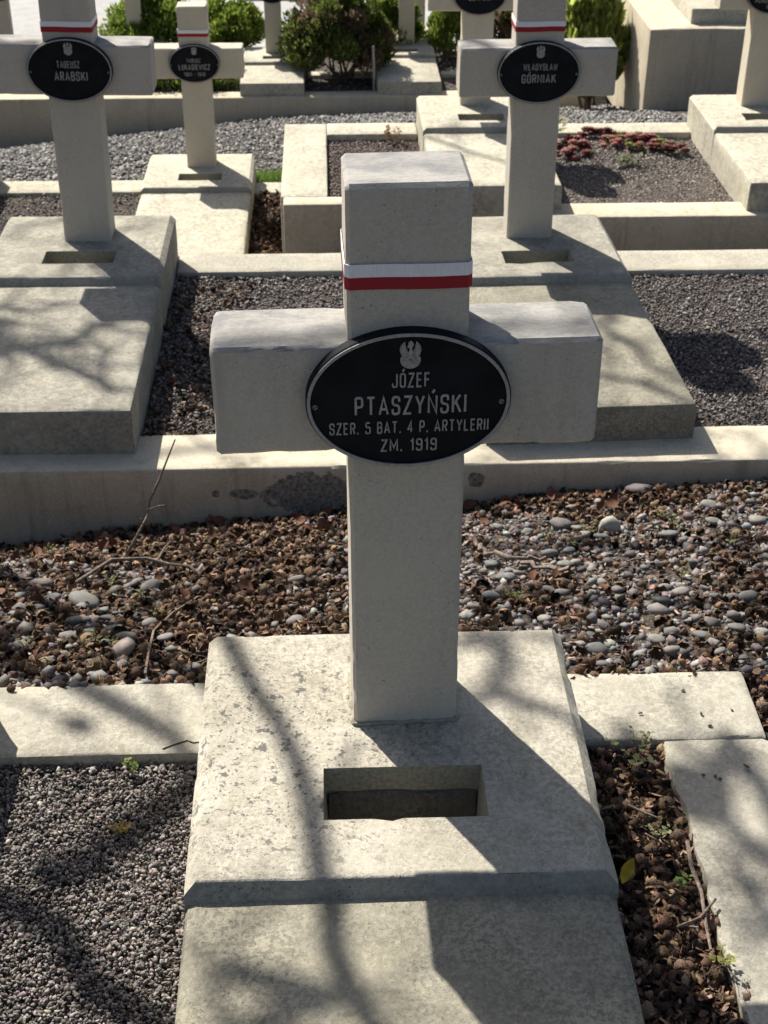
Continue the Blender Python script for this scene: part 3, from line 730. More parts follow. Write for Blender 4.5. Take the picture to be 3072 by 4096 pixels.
def pile(name, temps, loc, size, col, mat, tilt=.5, smooth=False):
    """join many small pieces into one mesh; temps: list of (V, F[, shade])"""
    n = len(loc); tid = RNG.integers(0, len(temps), n); R = rots(n, tilt); Vs = []; Fs = []; Cs = []; base = 0
    for k, T in enumerate(temps):
        ix = np.where(tid == k)[0]
        if not len(ix): continue
        V, F = T[0], T[1]; sh = T[2] if len(T) > 2 else np.ones(len(V))
        P = np.einsum('nij,vj->nvi', R[ix], V)*size[ix][:, None, None] + loc[ix][:, None, :]
        Vs.append(P.reshape(-1, 3)); Fs.append((F[None]+(np.arange(len(ix))*len(V))[:, None, None]+base).reshape(-1, 3)); base += len(ix)*len(V)
        Cs.append((col[ix][:, None, :]*sh[None, :, None]).reshape(-1, 3))
    return from_np(name, np.concatenate(Vs), np.concatenate(Fs), mat, cols=np.clip(np.concatenate(Cs), 0, .95), smooth=smooth)
def palette(n, cols, jit=.25):
    c = np.array(cols)[RNG.integers(0, len(cols), n)]
    return c*(1+RNG.normal(0, jit, (n, 1)))*(1+RNG.normal(0, .04, (n, 3)))
def inside(p, rects):
    m = np.zeros(len(p), bool)
    for (x0, x1, y0, y1) in rects: m |= (p[:, 0] > x0) & (p[:, 0] < x1) & (p[:, 1] > y0) & (p[:, 1] < y1)
    return m
def field(n, x0, x1, y0, y1): return np.stack([RNG.uniform(x0, x1, n), RNG.uniform(y0, y1, n)], 1)
def fnoise(p, sc, seed):
    return np.array([noise.noise(Vector((a*sc, b*sc, seed))) for a, b in p])
GRAV = [hull_template(10, .62, s) for s in range(14)]
PEBB = [pebble_template(f, s) for s, f in enumerate((.36, .45, .55, .32, .5, .6, .30, .40, .34, .48, .38))] + [hull_template(16, .38, 300), hull_template(14, .45, 301), hull_template(15, .30, 302)] + [hull_template(13+k % 4, .28+.03*(k % 4), 310+k) for k in range(8)]
FLAT = [hull_template(11, .34, s+70) for s in range(9)]
PEBS = [pebble_template(f, s+20, 1) for s, f in enumerate((.42, .5, .6, .45, .55))]
HUSK = [husk_template(o, s, v) for s, (o, v) in enumerate(((.15, 4), (.5, 4), (.9, 4), (1.3, 4), (.3, 3), (.8, 3), (1.6, 4), (.1, 3)))]
BITS = [bit_template(s, w) for s, w in enumerate((.35, .5, .22, .12, .6))]
DARKG = [(.175, .158, .152), (.138, .126, .126), (.205, .178, .168), (.245, .222, .207), (.115, .105, .104), (.185, .152, .138), (.29, .265, .245)]
def gravel(name, label, n, rect, size, zf, cols=DARKG, excl=(), tilt=.7, layers=.5, temps=None, jit=.28):
    p = field(n, *rect)
    if excl: p = p[~inside(p, excl)]
    n = len(p); s = np.exp(RNG.normal(math.log(size), .33, n)); s = np.minimum(s, size*2.6)
    z = zf(p[:, 0], p[:, 1]) + RNG.uniform(-.1, layers, n)*size
    o = pile(name, temps or GRAV, np.column_stack([p, z]), s, palette(n, cols, jit), M['gravel'], tilt)
    return tag(o, label, 'gravel', kind='stuff')
gravel('gravel', 'dark grey-brown crushed gravel in the plot left of the nearest grave', 18500, (-.80, -.358, -.75, .118), .0092, lambda x, y: 0*x-.193, [(.20, .18, .165), (.155, .142, .132), (.23, .20, .185), (.27, .245, .225), (.13, .118, .11), (.21, .17, .15), (.32, .29, .265)], layers=.9, temps=GRAV+FLAT[:6])
gravel('gravel', 'dark gravel between the two second-row graves', 15000, (-.735, .34, 2.16, 3.49), .0135, lambda x, y: 0*x-.668 + .02*np.clip(-.3-x, 0, 1))
gravel('gravel', 'dark gravel plot at the right edge of the second row', 17000, (1.0, 1.75, 2.16, 3.46), .0118, lambda x, y: 0*x-.668, layers=.8)
gravel('gravel', 'small gravel plot left of the small third-row cross', 4200, (-2.3, -1.24, 5.5, 6.9), .018, lambda x, y: 0*x-1.568)
gravel('gravel', 'brownish gravel inside the L-shaped kerb frame', 8500, (-.12, .46, 5.42, 6.47), .013, lambda x, y: 0*x-1.088, [(.22, .17, .155), (.17, .13, .122), (.27, .215, .195), (.14, .11, .105)])
gravel('gravel', 'earthy gravel in the bed of reddish plants', 19000, (1.1, 2.12, 5.28, 6.46), .0125, lambda x, y: 0*x-1.092+.03*np.exp(-((x-1.55)**2+(y-6.3)**2)/.12), [(.28, .245, .215), (.22, .19, .17), (.33, .29, .26), (.16, .14, .125)], layers=.3)
PATHG = [(.24, .235, .225), (.18, .175, .17), (.30, .29, .275), (.13, .128, .128), (.22, .205, .19), (.36, .35, .33)]
gravel('gravel', 'pale grey crushed stone of the path behind the third row', 26000, (-3.4, 2.9, 6.6, 13.0), .036, lambda x, y: ground_z(x, y), PATHG, [(-.37, .44, 6.0, 6.69), (-1.30, -.58, 6.0, 7.13), (-.59, -.37, 6.0, 7.06), (-2.4, -1.2, 6.0, 7.12), (.4, 3, 6.0, 6.69)], layers=.35)
gravel('gravel', 'dark soil crumbs round the far graves', 3500, (-3.2, 2.6, 13.2, 14.9), .03, lambda x, y: 0*x-2.80)
gravel('gravel', 'dark crumbs between the small cross slab and the kerb frame', 1500, (-.59, -.36, 5.3, 6.87), .016, lambda x, y: 0*x-1.57, [(.10, .08, .06), (.16, .12, .07), (.06, .05, .045)])

# litter bed between the nearest row and the terrace wall
LB = (-1.25, 1.45, .315, 1.95); SLABX = [(-.37, .32, 0, .30)]
HUSKC = [(.122, .078, .052), (.092, .060, .042), (.160, .104, .068), (.062, .043, .032), (.23, .158, .102)]
BITC = [(.16, .10, .065), (.40, .26, .20), (.22, .13, .085), (.10, .06, .04), (.28, .19, .12), (.30, .20, .15), (.13, .06, .04)]
STONC = [(.20, .188, .178), (.14, .133, .128), (.27, .258, .24), (.145, .122, .118), (.205, .168, .158), (.235, .24, .228), (.105, .094, .094)]
def husk_mask(p):
    d = fnoise(p, 3.2, 3.3) + .5*fnoise(p, 9, 1.1)
    bias = np.where(p[:, 0] < .1, .16, -.24) + np.clip(.35-(p[:, 1]-.3), -.2, .2)*np.where(p[:, 0] < .1, .5, .3)
    bias = bias + np.clip(p[:, 1]-1.45, 0, .3)*1.0 - .42*np.exp(-((p[:, 0]+.82)**2/.05+(p[:, 1]-.82)**2/.10))
    return 1/(1+np.exp(-(d+bias)*9))
p = field(11500, *LB); p = p[~inside(p, SLABX)]; m = RNG.uniform(0, 1, len(p)) < husk_mask(p)*.92+.06; p = p[m]; n = len(p)
s = RNG.normal(.0235, .0045, n).clip(.012, .036); z = litter_z(p[:, 0], p[:, 1])+RNG.uniform(.1, .75, n)*s
o = pile('beechnut_husks', HUSK, np.column_stack([p, z]), s, palette(n, HUSKC, .40), M['litter'], 1.1)
tag(o, 'brown bristly beechnut husks strewn over the bed before the terrace wall', 'husks', kind='stuff')
p = field(15000, *LB); p = p[~inside(p, SLABX)]; m = RNG.uniform(0, 1, len(p)) < .90-.55*husk_mask(p); p = p[m]; n = len(p)
s = np.exp(RNG.normal(math.log(.0185), .45, n)).clip(.006, .040); z = litter_z(p[:, 0], p[:, 1])+RNG.uniform(-.1, .35, n)*s
o = pile('pebbles', PEBS[:3]+FLAT, np.column_stack([p, z]), s, palette(n, STONC, .22), M['pebble'], .45, True)
tag(o, 'small grey pebbles and stone chips among the husks', 'pebbles', kind='stuff')
p = field(9000, *LB); p = p[~inside(p, SLABX)]; n = len(p)
s = RNG.uniform(.006, .018, n); z = litter_z(p[:, 0], p[:, 1])+RNG.uniform(.0, .016, n)
o = pile('litter_bits', BITS, np.column_stack([p, z]), s, palette(n, BITC, .3), M['litter'], .5)
tag(o, 'brown leaf scraps and bark bits between husks and pebbles', 'leaf litter', kind='stuff')
# trough beside the nearest slab, litter right of the corner kerb, bits near the second-row slab
def litter(name, label, rect, zf, nh, nb, hs=.0235):
    p = field(nh, *rect); s = RNG.normal(hs, .004, nh).clip(.012, .035); z = zf(p[:, 0], p[:, 1])+RNG.uniform(.1, 1.0, nh)*s
    a = pile(name, HUSK, np.column_stack([p, z]), s, palette(nh, HUSKC, .42), M['litter'], 1.2); tag(a, label, 'husks', kind='stuff')
    p = field(nb, *rect); s = RNG.uniform(.008, .026, nb); z = zf(p[:, 0], p[:, 1])+RNG.uniform(.0, .03, nb)
    b = pile('litter_bits', BITS, np.column_stack([p, z]), s, palette(nb, BITC, .3), M['litter'], .7); tag(b, label.replace('husks', 'scraps'), 'leaf litter', kind='stuff')
litter('beechnut_husks', 'beechnut husks filling the trough right of the nearest slab', (.312, .515, -.75, .125), lambda x, y: 0*x-.205, 1150, 1200)
litter('beechnut_husks', 'beechnut husks at the right edge beyond the corner kerb', (.715, 1.0, -.05, .33), lambda x, y: 0*x-.195, 420, 300)
litter('beechnut_husks', 'dark beechnut husks beside the dappled second-row slab', (-.735, -.42, 2.16, 3.40), lambda x, y: 0*x-.662, 170, 350, .019)
litter('beechnut_husks', 'mossy husks between the small slab and the kerb frame', (-.58, -.37, 5.5, 6.86), lambda x, y: 0*x-1.56, 350, 400, .024)

# large pebbles that can be picked out one by one
PEB = [(-0.755, 1.026, 0.088), (-0.576, 0.527, 0.06), (-0.661, 0.837, 0.035), (-0.837, 0.754, 0.054), (-0.895, 0.951, 0.053), (-0.602, 1.138, 0.052), (-0.718, 0.826, 0.04), (-0.684, 0.929, 0.043), (-0.582, 0.824, 0.049), (-0.637, 0.47, 0.023), (-0.417, 0.403, 0.038), (-0.452, 0.378, 0.03), (-0.679, 0.695, 0.038), (-0.622, 0.595, 0.033), (-0.905, 1.226, 0.068), (-0.85, 1.25, 0.035), (-0.621, 0.392, 0.023), (-0.555, 0.957, 0.034), (0.672, 1.475, 0.067), (0.545, 1.527, 0.062), (0.585, 1.477, 0.057), (0.58, 1.394, 0.063), (0.821, 1.382, 0.055), (1.01, 1.643, 0.053), (1.126, 1.631, 0.047), (0.848, 1.888, 0.11), (1.092, 1.451, 0.05), (0.518, 1.259, 0.038), (0.631, 0.712, 0.062), (0.719, 0.596, 0.056), (0.578, 0.523, 0.042), (0.373, 0.495, 0.03), (0.429, 0.376, 0.033), (0.524, 0.432, 0.029), (0.685, 0.475, 0.046), (0.691, 0.434, 0.027), (0.813, 0.533, 0.03), (0.313, 1.052, 0.045), (0.358, 1.074, 0.043), (0.432, 0.787, 0.026), (0.474, 0.716, 0.028), (0.505, 0.681, 0.032), (0.5, 0.83, 0.033), (0.697, 0.913, 0.037), (0.794, 0.82, 0.033), (0.921, 1.042, 0.036), (0.815, 0.654, 0.023), (0.266, 0.755, 0.037), (-0.218, 1.083, 0.043), (-0.211, 0.759, 0.043), (-0.231, 0.868, 0.04), (0.182, 0.713, 0.047), (0.307, 1.031, 0.04), (0.21, 0.777, 0.039), (0.264, 0.755, 0.033), (0.231, 0.708, 0.026)]
SPECIAL = {0: 'large flat pale pebble in the left of the litter bed', 1: 'pinkish egg-shaped pebble just behind the left kerb strip', 18: 'pale round pebble near the wall foot, right of the nearest cross', 25: 'long dark pebble in the shade at the wall foot', 28: 'long grey pebble in the right of the litter bed', 29: 'grey three-cornered pebble near the right edge'}
PCOL = [(.185, .18, .165), (.225, .215, .195), (.145, .148, .144), (.20, .186, .172), (.165, .15, .143)]
extra = [(float(a), float(b), float(c)) for a, b, c in zip(RNG.uniform(.2, 1.3, 75), RNG.uniform(.36, 1.75, 75), RNG.uniform(.028, .050, 75))] + \
        [(float(a), float(b), float(c)) for a, b, c in zip(RNG.normal(-.78, .16, 40), RNG.normal(.80, .20, 40).clip(.36, 1.4), RNG.uniform(.026, .050, 40))]
for i, (x, y, L) in enumerate(PEB+extra):
    V, F = PEBB[(i*5+i//7) % len(PEBB)] if i != 18 else pebble_template(.95, 91)
    c = np.array(PCOL[i % 5])*random.uniform(.8, 1.15)
    if i == 1: c = np.array((.36, .30, .26))
    if i == 18: c = np.array((.36, .355, .31))
    if i == 25: c = np.array((.15, .13, .13))
    o = from_np('pebble', V, F, M['pebble'], cols=np.tile(c, (len(V), 1)), smooth=True)
    o.scale = (L*1.05,)*3; o.location = (x, y, float(litter_z(x, y))+L*.16+.010)
    o.rotation_euler = (random.uniform(-.35, .35), random.uniform(-.3, .3), random.uniform(-.6, .6) if i != 1 else .7)
    side = 'left' if x < 0 else 'right'; zone = 'near the terrace wall' if y > 1.35 else ('just behind the kerb' if y < .55 else 'in the middle of the bed')
    look = 'broad' if L > .043 else ('middling' if L > .033 else 'little')
    tag(o, SPECIAL.get(i, f'{look} grey pebble {side} of the nearest cross {zone}'), 'pebble', f'{look} pebbles {side} of the cross {zone}')

# ------------------------------------------------------------------ leaves and twigs
def leaf_mesh(name, L, Wd, curl, seed):
    V = []; F = []; n = 7
    for i in range(n):
        t = i/(n-1); w = Wd*math.sin(math.pi*min(1, t*.96+.02))**.8
        for s in (-1, 0, 1):
            V.append(((t-.5)*L, s*w*.5, abs(s)*w*.22+curl*L*(t-.5)**2*2 + .05*L*noise.noise(Vector((t*4, s*1.3, seed)))))
    for i in range(n-1):
        for s in range(2): a = i*3+s; F.append((a, a+1, a+4, a+3))
    me = bpy.data.meshes.new(name); me.from_pydata(V, [], F); me.update()
    me.polygons.foreach_set('use_smooth', [True]*len(F)); return me
LEAF = [leaf_mesh('leaf', .055, .034, c, k) for k, c in enumerate((.25, -.2, .45, .1))]
for m_ in LEAF: m_.materials.append(M['deadleaf'])
for i in range(60):
    sh = i < 44
    x = random.uniform(-1.1, -.12) if i % 3 else random.uniform(.25, .75); y = random.uniform(1.62, 1.92) if sh else random.uniform(.4, 1.6)
    o = bpy.data.objects.new('dead_leaf', LEAF[i % 4]); COL.objects.link(o)
    o.location = (x, y, float(litter_z(x, y))+.026); o.rotation_euler = (random.uniform(-.9, .9), random.uniform(-.8, .8), random.uniform(0, 6.28)); k = random.uniform(.6, 1.0); o.scale = (k, k, k)
    if sh: tag(o, 'reddish brown dead leaf in the shade along the terrace wall foot', 'leaf', 'dead leaves at the wall foot')
    else: tag(o, 'reddish brown dead leaf lying out on the litter bed', 'leaf', 'dead leaves on the litter bed')
for nm, lab, loc, rot, mat, k in (
        ('dead_leaf', 'dark red leaf standing upright behind the left kerb strip', (-.885, .56, -.24), (1.3, .2, 1.2), 'deadleaf', 1.1),
        ('dead_leaf', 'rust-red leaf lying right of the nearest cross', (.33, 1.0, -.44), (.2, .1, .3), 'deadleaf', .9),
        ('yellow_leaf', 'yellow leaf leaning in the trough beside the nearest slab', (.372, -.205, -.165), (.5, -.7, .9), 'paleleaf', .85),
        ('curled_leaf', 'brown curled leaf on the kerb at lower right', (.640, .035, -.160), (.3, .2, 2.0), 'deadleaf', .35)):
    me = leaf_mesh(nm, .055, .026, .3, 5); o = link(nm, me, M[mat]); o.location = loc; o.rotation_euler = rot; o.scale = (k,)*3; tag(o, lab, 'leaf')
def twig(label, paths):
    o = tubes('twig', paths, M['twig'], None, 6); tag(o, label, 'twig'); return o
def bedp(x, y, dz=.02): return (x, y, float(litter_z(x, y))+dz)
twig('thin twig leaning upright against the terrace wall left of the cross', [
    ([(-.727, 1.45, -.66), (-.672, 1.49, -.575), (-.650, 1.52, -.545), (-.637, 1.52, -.49), (-.606, 1.53, -.425), (-.585, 1.53, -.375), (-.552, 1.53, -.296)], [.0052, .0046, .0042, .004, .0035, .003, .0022]),
    ([(-.645, 1.52, -.52), (-.615, 1.515, -.505), (-.592, 1.505, -.495)], [.003, .0027, .0022]),
    ([(-.66, 1.50, -.56), (-.664, 1.50, -.535)], [.0025, .0015])])
twig('pale forked twig lying across the left of the litter bed', [
    ([bedp(-.803, 1.183, .03), bedp(-.733, 1.34, .05), bedp(-.634, 1.338, .05), bedp(-.568, 1.27, .045), bedp(-.508, 1.237, .04), bedp(-.47, 1.16, .03)], [.0055, .005, .005, .0042, .0035, .0025]),
    ([bedp(-.60, 1.31, .05), bedp(-.59, 1.40, .07), bedp(-.575, 1.44, .085)], [.0035, .003, .002]), ([bedp(-.69, 1.34, .05), bedp(-.692, 1.36, .08)], [.0035, .003])])
twig('thin dark twig running from the left kerb strip into the litter', [([bedp(-.507, .365), bedp(-.515, .49, .03), bedp(-.523, .63, .03), bedp(-.500, .80, .03), bedp(-.470, .93, .025)], [.0032, .003, .0028, .0024, .002]),
     ([bedp(-.43, .40, .02), bedp(-.37, .46, .025)], [.0022, .0015])])
def knotty(p, n, amp, seed):
    out = []
    for k in range(len(p)-1): out += wiggle(p[k], p[k+1], n, amp, seed+k)[:-1]
    return out+[Vector(p[-1])]
g1 = knotty([bedp(.275, 1.40, .03), bedp(.283, 1.30, .04), bedp(.285, 1.22, .035), bedp(.36, 1.15, .04), bedp(.44, 1.17, .03)], 4, .012, 3.3)
g2 = knotty([bedp(.37, 1.13, .03), bedp(.45, 1.04, .035), bedp(.49, 1.01, .05)], 4, .012, 7.1)
twig('gnarled grey twig right of the nearest cross', [(g1, [.006+.0018*math.sin(k*1.9) for k in range(len(g1))]), (g2, [.0065+.0015*math.sin(k*2.3) for k in range(len(g2))])])
for i in range(9):
    x, y = random.uniform(.25, 1.25), random.uniform(.38, 1.3); a = random.uniform(0, 3.14); L = random.uniform(.04, .10)
    q = [bedp(x+math.cos(a)*L*t, y+math.sin(a)*L*t, .022+.008*math.sin(t*5+i)) for t in (0, .35, .7, 1)]
    o = tubes('twig', [(q, [.0026, .0024, .002, .0014])], M['twig']); tag(o, 'short dry twig lying among pebbles in the right of the litter bed', 'twig', 'short twigs right of the cross')
twig('long thin twig lying lengthwise in the trough beside the nearest slab', [([(.488, -.150, -.158), (.480, -.21, -.152), (.484, -.27, -.150), (.478, -.33, -.156), (.474, -.385, -.158)], [.0042, .004, .0036, .0032, .0025]),
     ([(.430, -.335, -.160), (.470, -.325, -.150), (.505, -.285, -.152)], [.0026, .0028, .0020]), ([(.450, -.338, -.156), (.462, -.345, -.150)], [.002, .0012])])
twig('small forked twig crossing the top of the trough', [([(.40, -.06, -.155), (.425, -.085, -.150), (.452, -.10, -.152)], [.0025, .0022, .0016]), ([(.415, -.135, -.15), (.445, -.16, -.152)], [.002, .0015])])

# crumbs on the kerb at right
for i, (x, y) in enumerate(((.57, .262), (.473, .195), (.592, .19), (.60, .155), (.556, .02), (.585, .01), (.578, .015), (.655, .20))):
    V, F = GRAV[i]; o = from_np('stone_crumb', V, F, M['pebble'], cols=np.tile((.16, .15, .14), (len(V), 1))); o.scale = (.011, .011, .011); o.location = (x, y, -.1615)
    tag(o, 'tiny dark crumb lying on the corner kerb at right', 'crumb', 'crumbs on the corner kerb')

# ------------------------------------------------------------------ small plants
def weed(label, loc, n, h, col, group, leaf=.008, spread=.02):
    root = empty('weed', loc); tag(root, label, 'weed', group)
    st = []; V = []; F = []; C = []
    for k in range(n):
        a = random.uniform(0, 6.28); d = Vector((math.cos(a)*spread, math.sin(a)*spread, h*random.uniform(.5, 1.0)))
        pts = [Vector((0, 0, -.01)), d*.5+Vector((0, 0, .004)), d]; st.append((pts, [.0008, .0007, .0005]))
        for j in range(5):
            t = .35+.65*j/4; p = d*t; an = random.uniform(0, 6.28); e = Vector((math.cos(an), math.sin(an), random.uniform(.1, .7))).normalized(); sd = e.cross(Vector((0, 0, 1))).normalized()
            L = leaf*random.uniform(.7, 1.3); b = len(V)
            V += [p, p+e*L*.5+sd*L*.38, p+e*L, p+e*L*.5-sd*L*.38]; F.append((b, b+1, b+2, b+3)); c = np.array(col)*random.uniform(.7, 1.25); C += [c]*4
    from_np('leaves', np.array([tuple(v) for v in V]), F, M['leafy'], root, np.clip(np.array(C), 0, .9))
    tubes('stem', st, M['bark'], root, 4)
YG = (.25, .27, .09); GG = (.17, .22, .08)
for i, (x, y) in enumerate(((-.60, 1.02), (-.545, .845), (-.60, .86), (-.66, .62), (-.80, .60), (-.88, .54), (-.62, .60), (-.72, 1.2), (-.955, 1.62))):
    weed('tiny yellow-green weed sprouting in the left litter bed', bedp(x, y, .012), 5, .03, YG, 'weeds in the left litter bed')
for i, (x, y) in enumerate(((.855, 1.60), (.86, 1.50), (.48, 1.35), (.54, 1.30), (.60, 1.42), (.31, .83), (.76, 1.0), (.95, 1.25), (.90, .42), (1.02, .95))):
    weed('tiny yellow-green weed sprouting right of the nearest cross', bedp(x, y, .012), 5, .032, YG, 'weeds right of the cross')
weed('bright seedling at the back of the nearest gravel plot', (-.505, .085, -.182), 4, .03, (.20, .27, .07), None, .011, .012)
weed('ochre seedling in the middle of the nearest gravel plot', (-.508, -.07, -.182), 4, .02, (.42, .30, .06), None, .010, .014)
weed('pale weed under the corner kerb at the top of the trough', (.44, .085, -.175), 8, .035, (.26, .27, .13), None, .014, .05)
weed('pale green weed in the upper trough', (.44, -.125, -.165), 7, .03, (.28, .31, .14), None, .008, .02)
weed('green weed in the lower trough beside the twig', (.46, -.245, -.165), 4, .028, (.15, .22, .06), None, .010, .014)
weed('yellow-green weed near the bottom of the trough', (.485, -.405, -.165), 5, .03, (.30, .31, .09), None, .010, .018)

def cone_rosette(V, F, C, c, r, col, n=9):
    for ring, (el, k) in enumerate(((.25, 1.0), (.75, .8), (1.2, .5))):
        for j in range(n-2*ring):
            a = 6.283*j/(n-2*ring)+ring*.4; d = Vector((math.cos(a)*math.cos(el), math.sin(a)*math.cos(el), math.sin(el))); sd = Vector((-math.sin(a), math.cos(a), 0)); up = d.cross(sd)
            L = r*k; b = len(V); w = L*.28
            V += [c, c+d*L*.6+sd*w, c+d*L, c+d*L*.6-sd*w, c+d*L*.6-up*w*.8]
            F += [(b, b+1, b+2), (b, b+2, b+3), (b, b+4, b+1), (b+4, b+2, b+1), (b, b+3, b+4), (b+3, b+2, b+4)]; q = np.array(col)*random.uniform(.6, 1.35); C += [q]*5
def stonecrop(label, cx, cy, rx, ry, n, zg, cols, r=.035):
    V, F, C = [], [], []
    for k in range(n):
        a, q = random.uniform(0, 6.283), math.sqrt(random.random()); x, y = cx+rx*q*math.cos(a), cy+ry*q*math.sin(a)
        cone_rosette(V, F, C, Vector((x, y, zg+random.uniform(.0, .06)*(1-q*.5))), r*random.uniform(.7, 1.2), random.choice(cols))
    o = from_np('stonecrop_plant', np.array([tuple(v) for v in V]), F, M['leafy'], None, np.clip(np.array(C), 0, .9)); tag(o, label, 'plant', 'reddish stonecrop plants')
RS = [(.36, .11, .11), (.46, .19, .18), (.24, .07, .07), (.38, .22, .15), (.24, .25, .08)]
stonecrop('reddish stonecrop clump beside the right-hand cross post', 1.31, 6.22, .12, .16, 34, -1.07, RS)
stonecrop('largest mound of reddish stonecrop in the middle of the bed', 1.70, 6.30, .20, .13, 60, -1.07, RS)
stonecrop('line of dark stonecrop along the back kerb', 1.50, 6.42, .14, .03, 16, -1.06, [(.17, .06, .05), (.26, .10, .09)])
stonecrop('olive and red stonecrop at the right end of the bed', 1.90, 6.17, .10, .06, 14, -1.07, [(.18, .16, .05), (.26, .09, .08)])
weed('yellow-green sprig beside the right-hand cross post', (1.24, 6.40, -1.05), 9, .12, YG, None, .035, .07)
weed('small green sprig in the middle of the earthy bed', (1.62, 5.95, -1.075), 8, .05, GG, None, .03, .06)
weed('ochre moss tuft left of the second-row cross foot', (-1.72, 5.75, -1.55), 14, .06, (.34, .26, .05), None, .03, .12)
weed('dry brown sprig behind the back strip of the kerb frame', (.28, 6.42, -1.07), 8, .08, (.35, .22, .12), None, .03, .04)
# grass tuft behind the short kerb piece
V, F, C = [], [], []
for k in range(900):
    x, y = random.uniform(-.585, -.375), random.uniform(7.06, 7.42); h = random.uniform(.04, .09); a = random.uniform(0, 6.283); z = float(ground_z(x, y)); dx, dy = math.cos(a)*.004, math.sin(a)*.004; b = len(V)
    V += [(x-dx, y-dy, z), (x+dx, y+dy, z), (x+random.gauss(0, .02), y+random.gauss(0, .02), z+h)]; F.append((b, b+1, b+2)); c = np.array((.13, .22, .045))*random.uniform(.7, 1.4); C += [c]*3
tag(from_np('grass', np.array(V), F, M['leafy'], None, np.array(C)), 'short bright grass patch beside the L-shaped kerb frame', 'grass', kind='stuff')

# ------------------------------------------------------------------ shrubs of the far row
def shrub(label, x, y, z, rx, ry, h, n, cols, seed, leaf=.045, lumps=46, upright=False, gap=.35, brown=0.0):
    rng = np.random.default_rng(seed); root = empty('shrub', (x, y, z)); tag(root, label, 'shrub', 'evergreen shrubs among the far graves')
    cen = []
    for k in range(lumps):
        v = rng.normal(size=3); v /= np.linalg.norm(v); v[2] = abs(v[2])*1.15-.32; rr = rng.uniform(.55, 1.0)
        cen.append(np.array((v[0]*rx*rr, v[1]*ry*rr, max(.06, h*.40+v[2]*h*.54*rr))))
    cen = np.array(cen); k = rng.integers(0, lumps, n); R = rng.uniform(.20, .36, lumps)*max(min(rx, .5), .3)
    dv = rng.normal(size=(n, 3)); dv /= np.linalg.norm(dv, axis=1)[:, None]; P = cen[k]+dv*(R[k]*rng.uniform(.35, 1.0, n)**.5)[:, None]
    ax = dv*.6 + np.array((0, 0, .75 if not upright else 1.6)) + rng.normal(size=(n, 3))*.35; ax /= np.linalg.norm(ax, axis=1)[:, None]
    sd = np.cross(ax, rng.normal(size=(n, 3))); sd /= np.linalg.norm(sd, axis=1)[:, None]
    L = leaf*1.3*rng.uniform(.6, 1.3, n)[:, None]; Wd = L*.2
    V = np.stack([P-sd*Wd*.4, P+ax*L*.5-sd*Wd, P+ax*L, P+ax*L*.5+sd*Wd], 1).reshape(-1, 3); F = np.arange(n*4).reshape(-1, 4)
    lum = rng.uniform(.65, 1.3, lumps)[k]; c = np.array(cols)[rng.integers(0, len(cols), n)]*lum[:, None]*rng.uniform(.75, 1.25, (n, 1))
    if brown:
        dead = (rng.uniform(size=lumps) < brown)[k]; c[dead] = np.array((.17, .125, .08))*rng.uniform(.7, 1.4, (dead.sum(), 1))
    from_np('crown', V, F, M['leafy'], root, np.repeat(c, 4, 0))
    st = []
    for j in range(11):
        e = cen[rng.integers(0, lumps)]*rng.uniform(.6, .95); st.append((wiggle((rng.normal()*.03, rng.normal()*.03, -.05), tuple(e), 5, .04, seed+j), [.018, .016, .013, .010, .007, .004]))
    tubes('trunk', st, M['bark'], root, 5)
JUN = [(.17, .24, .04), (.21, .29, .05), (.12, .18, .033), (.26, .33, .06)]
shrub('bright green shrub behind the leftmost ribboned cross', -2.12, 15.1, -2.95, .50, .45, .84, 16000, JUN, 1)
shrub('bright green shrub right of the small ribboned cross', -1.18, 14.75, -2.85, .38, .36, .74, 12000, JUN, 2)
shrub('large dark round shrub with brown inner twigs between the far graves', .06, 13.72, -2.80, .56, .42, 1.04, 30000, [(.11, .145, .035), (.15, .20, .045), (.085, .11, .03), (.20, .26, .055)], 3, brown=.33, lumps=80)
shrub('green shrub behind the large dark round one', .62, 14.75, -2.85, .36, .34, .98, 12000, JUN, 4)
shrub('green shrub right of the second far cross', 1.33, 14.6, -2.85, .28, .25, .85, 9000, JUN, 5, upright=True)
shrub('dark shrub behind the third-row cross at right', 1.98, 15.0, -2.9, .30, .28, .80, 8000, [(.05, .07, .02), (.08, .10, .025)], 6, brown=.4)
shrub('tall feathery light green shrub beside the tall concrete block', 2.46, 12.0, -2.55, .30, .40, 1.25, 11000, [(.34, .40, .09), (.42, .48, .12), (.26, .31, .07)], 7, leaf=.10, lumps=40, upright=True)
shrub('low green ground shrub below the small ribboned cross arm', -1.62, 13.5, -2.80, .62, .22, .22, 9000, JUN, 8, leaf=.035, lumps=50)
# thin metal strip beside the second far slab
o = tubes('metal_stake', [([(.405, 13.2, -2.85), (.400, 13.2, -2.55), (.392, 13.2, -2.30)], [.014, .014, .013])], M['rod']); tag(o, 'thin upright metal stake beside the second far slab', 'stake')

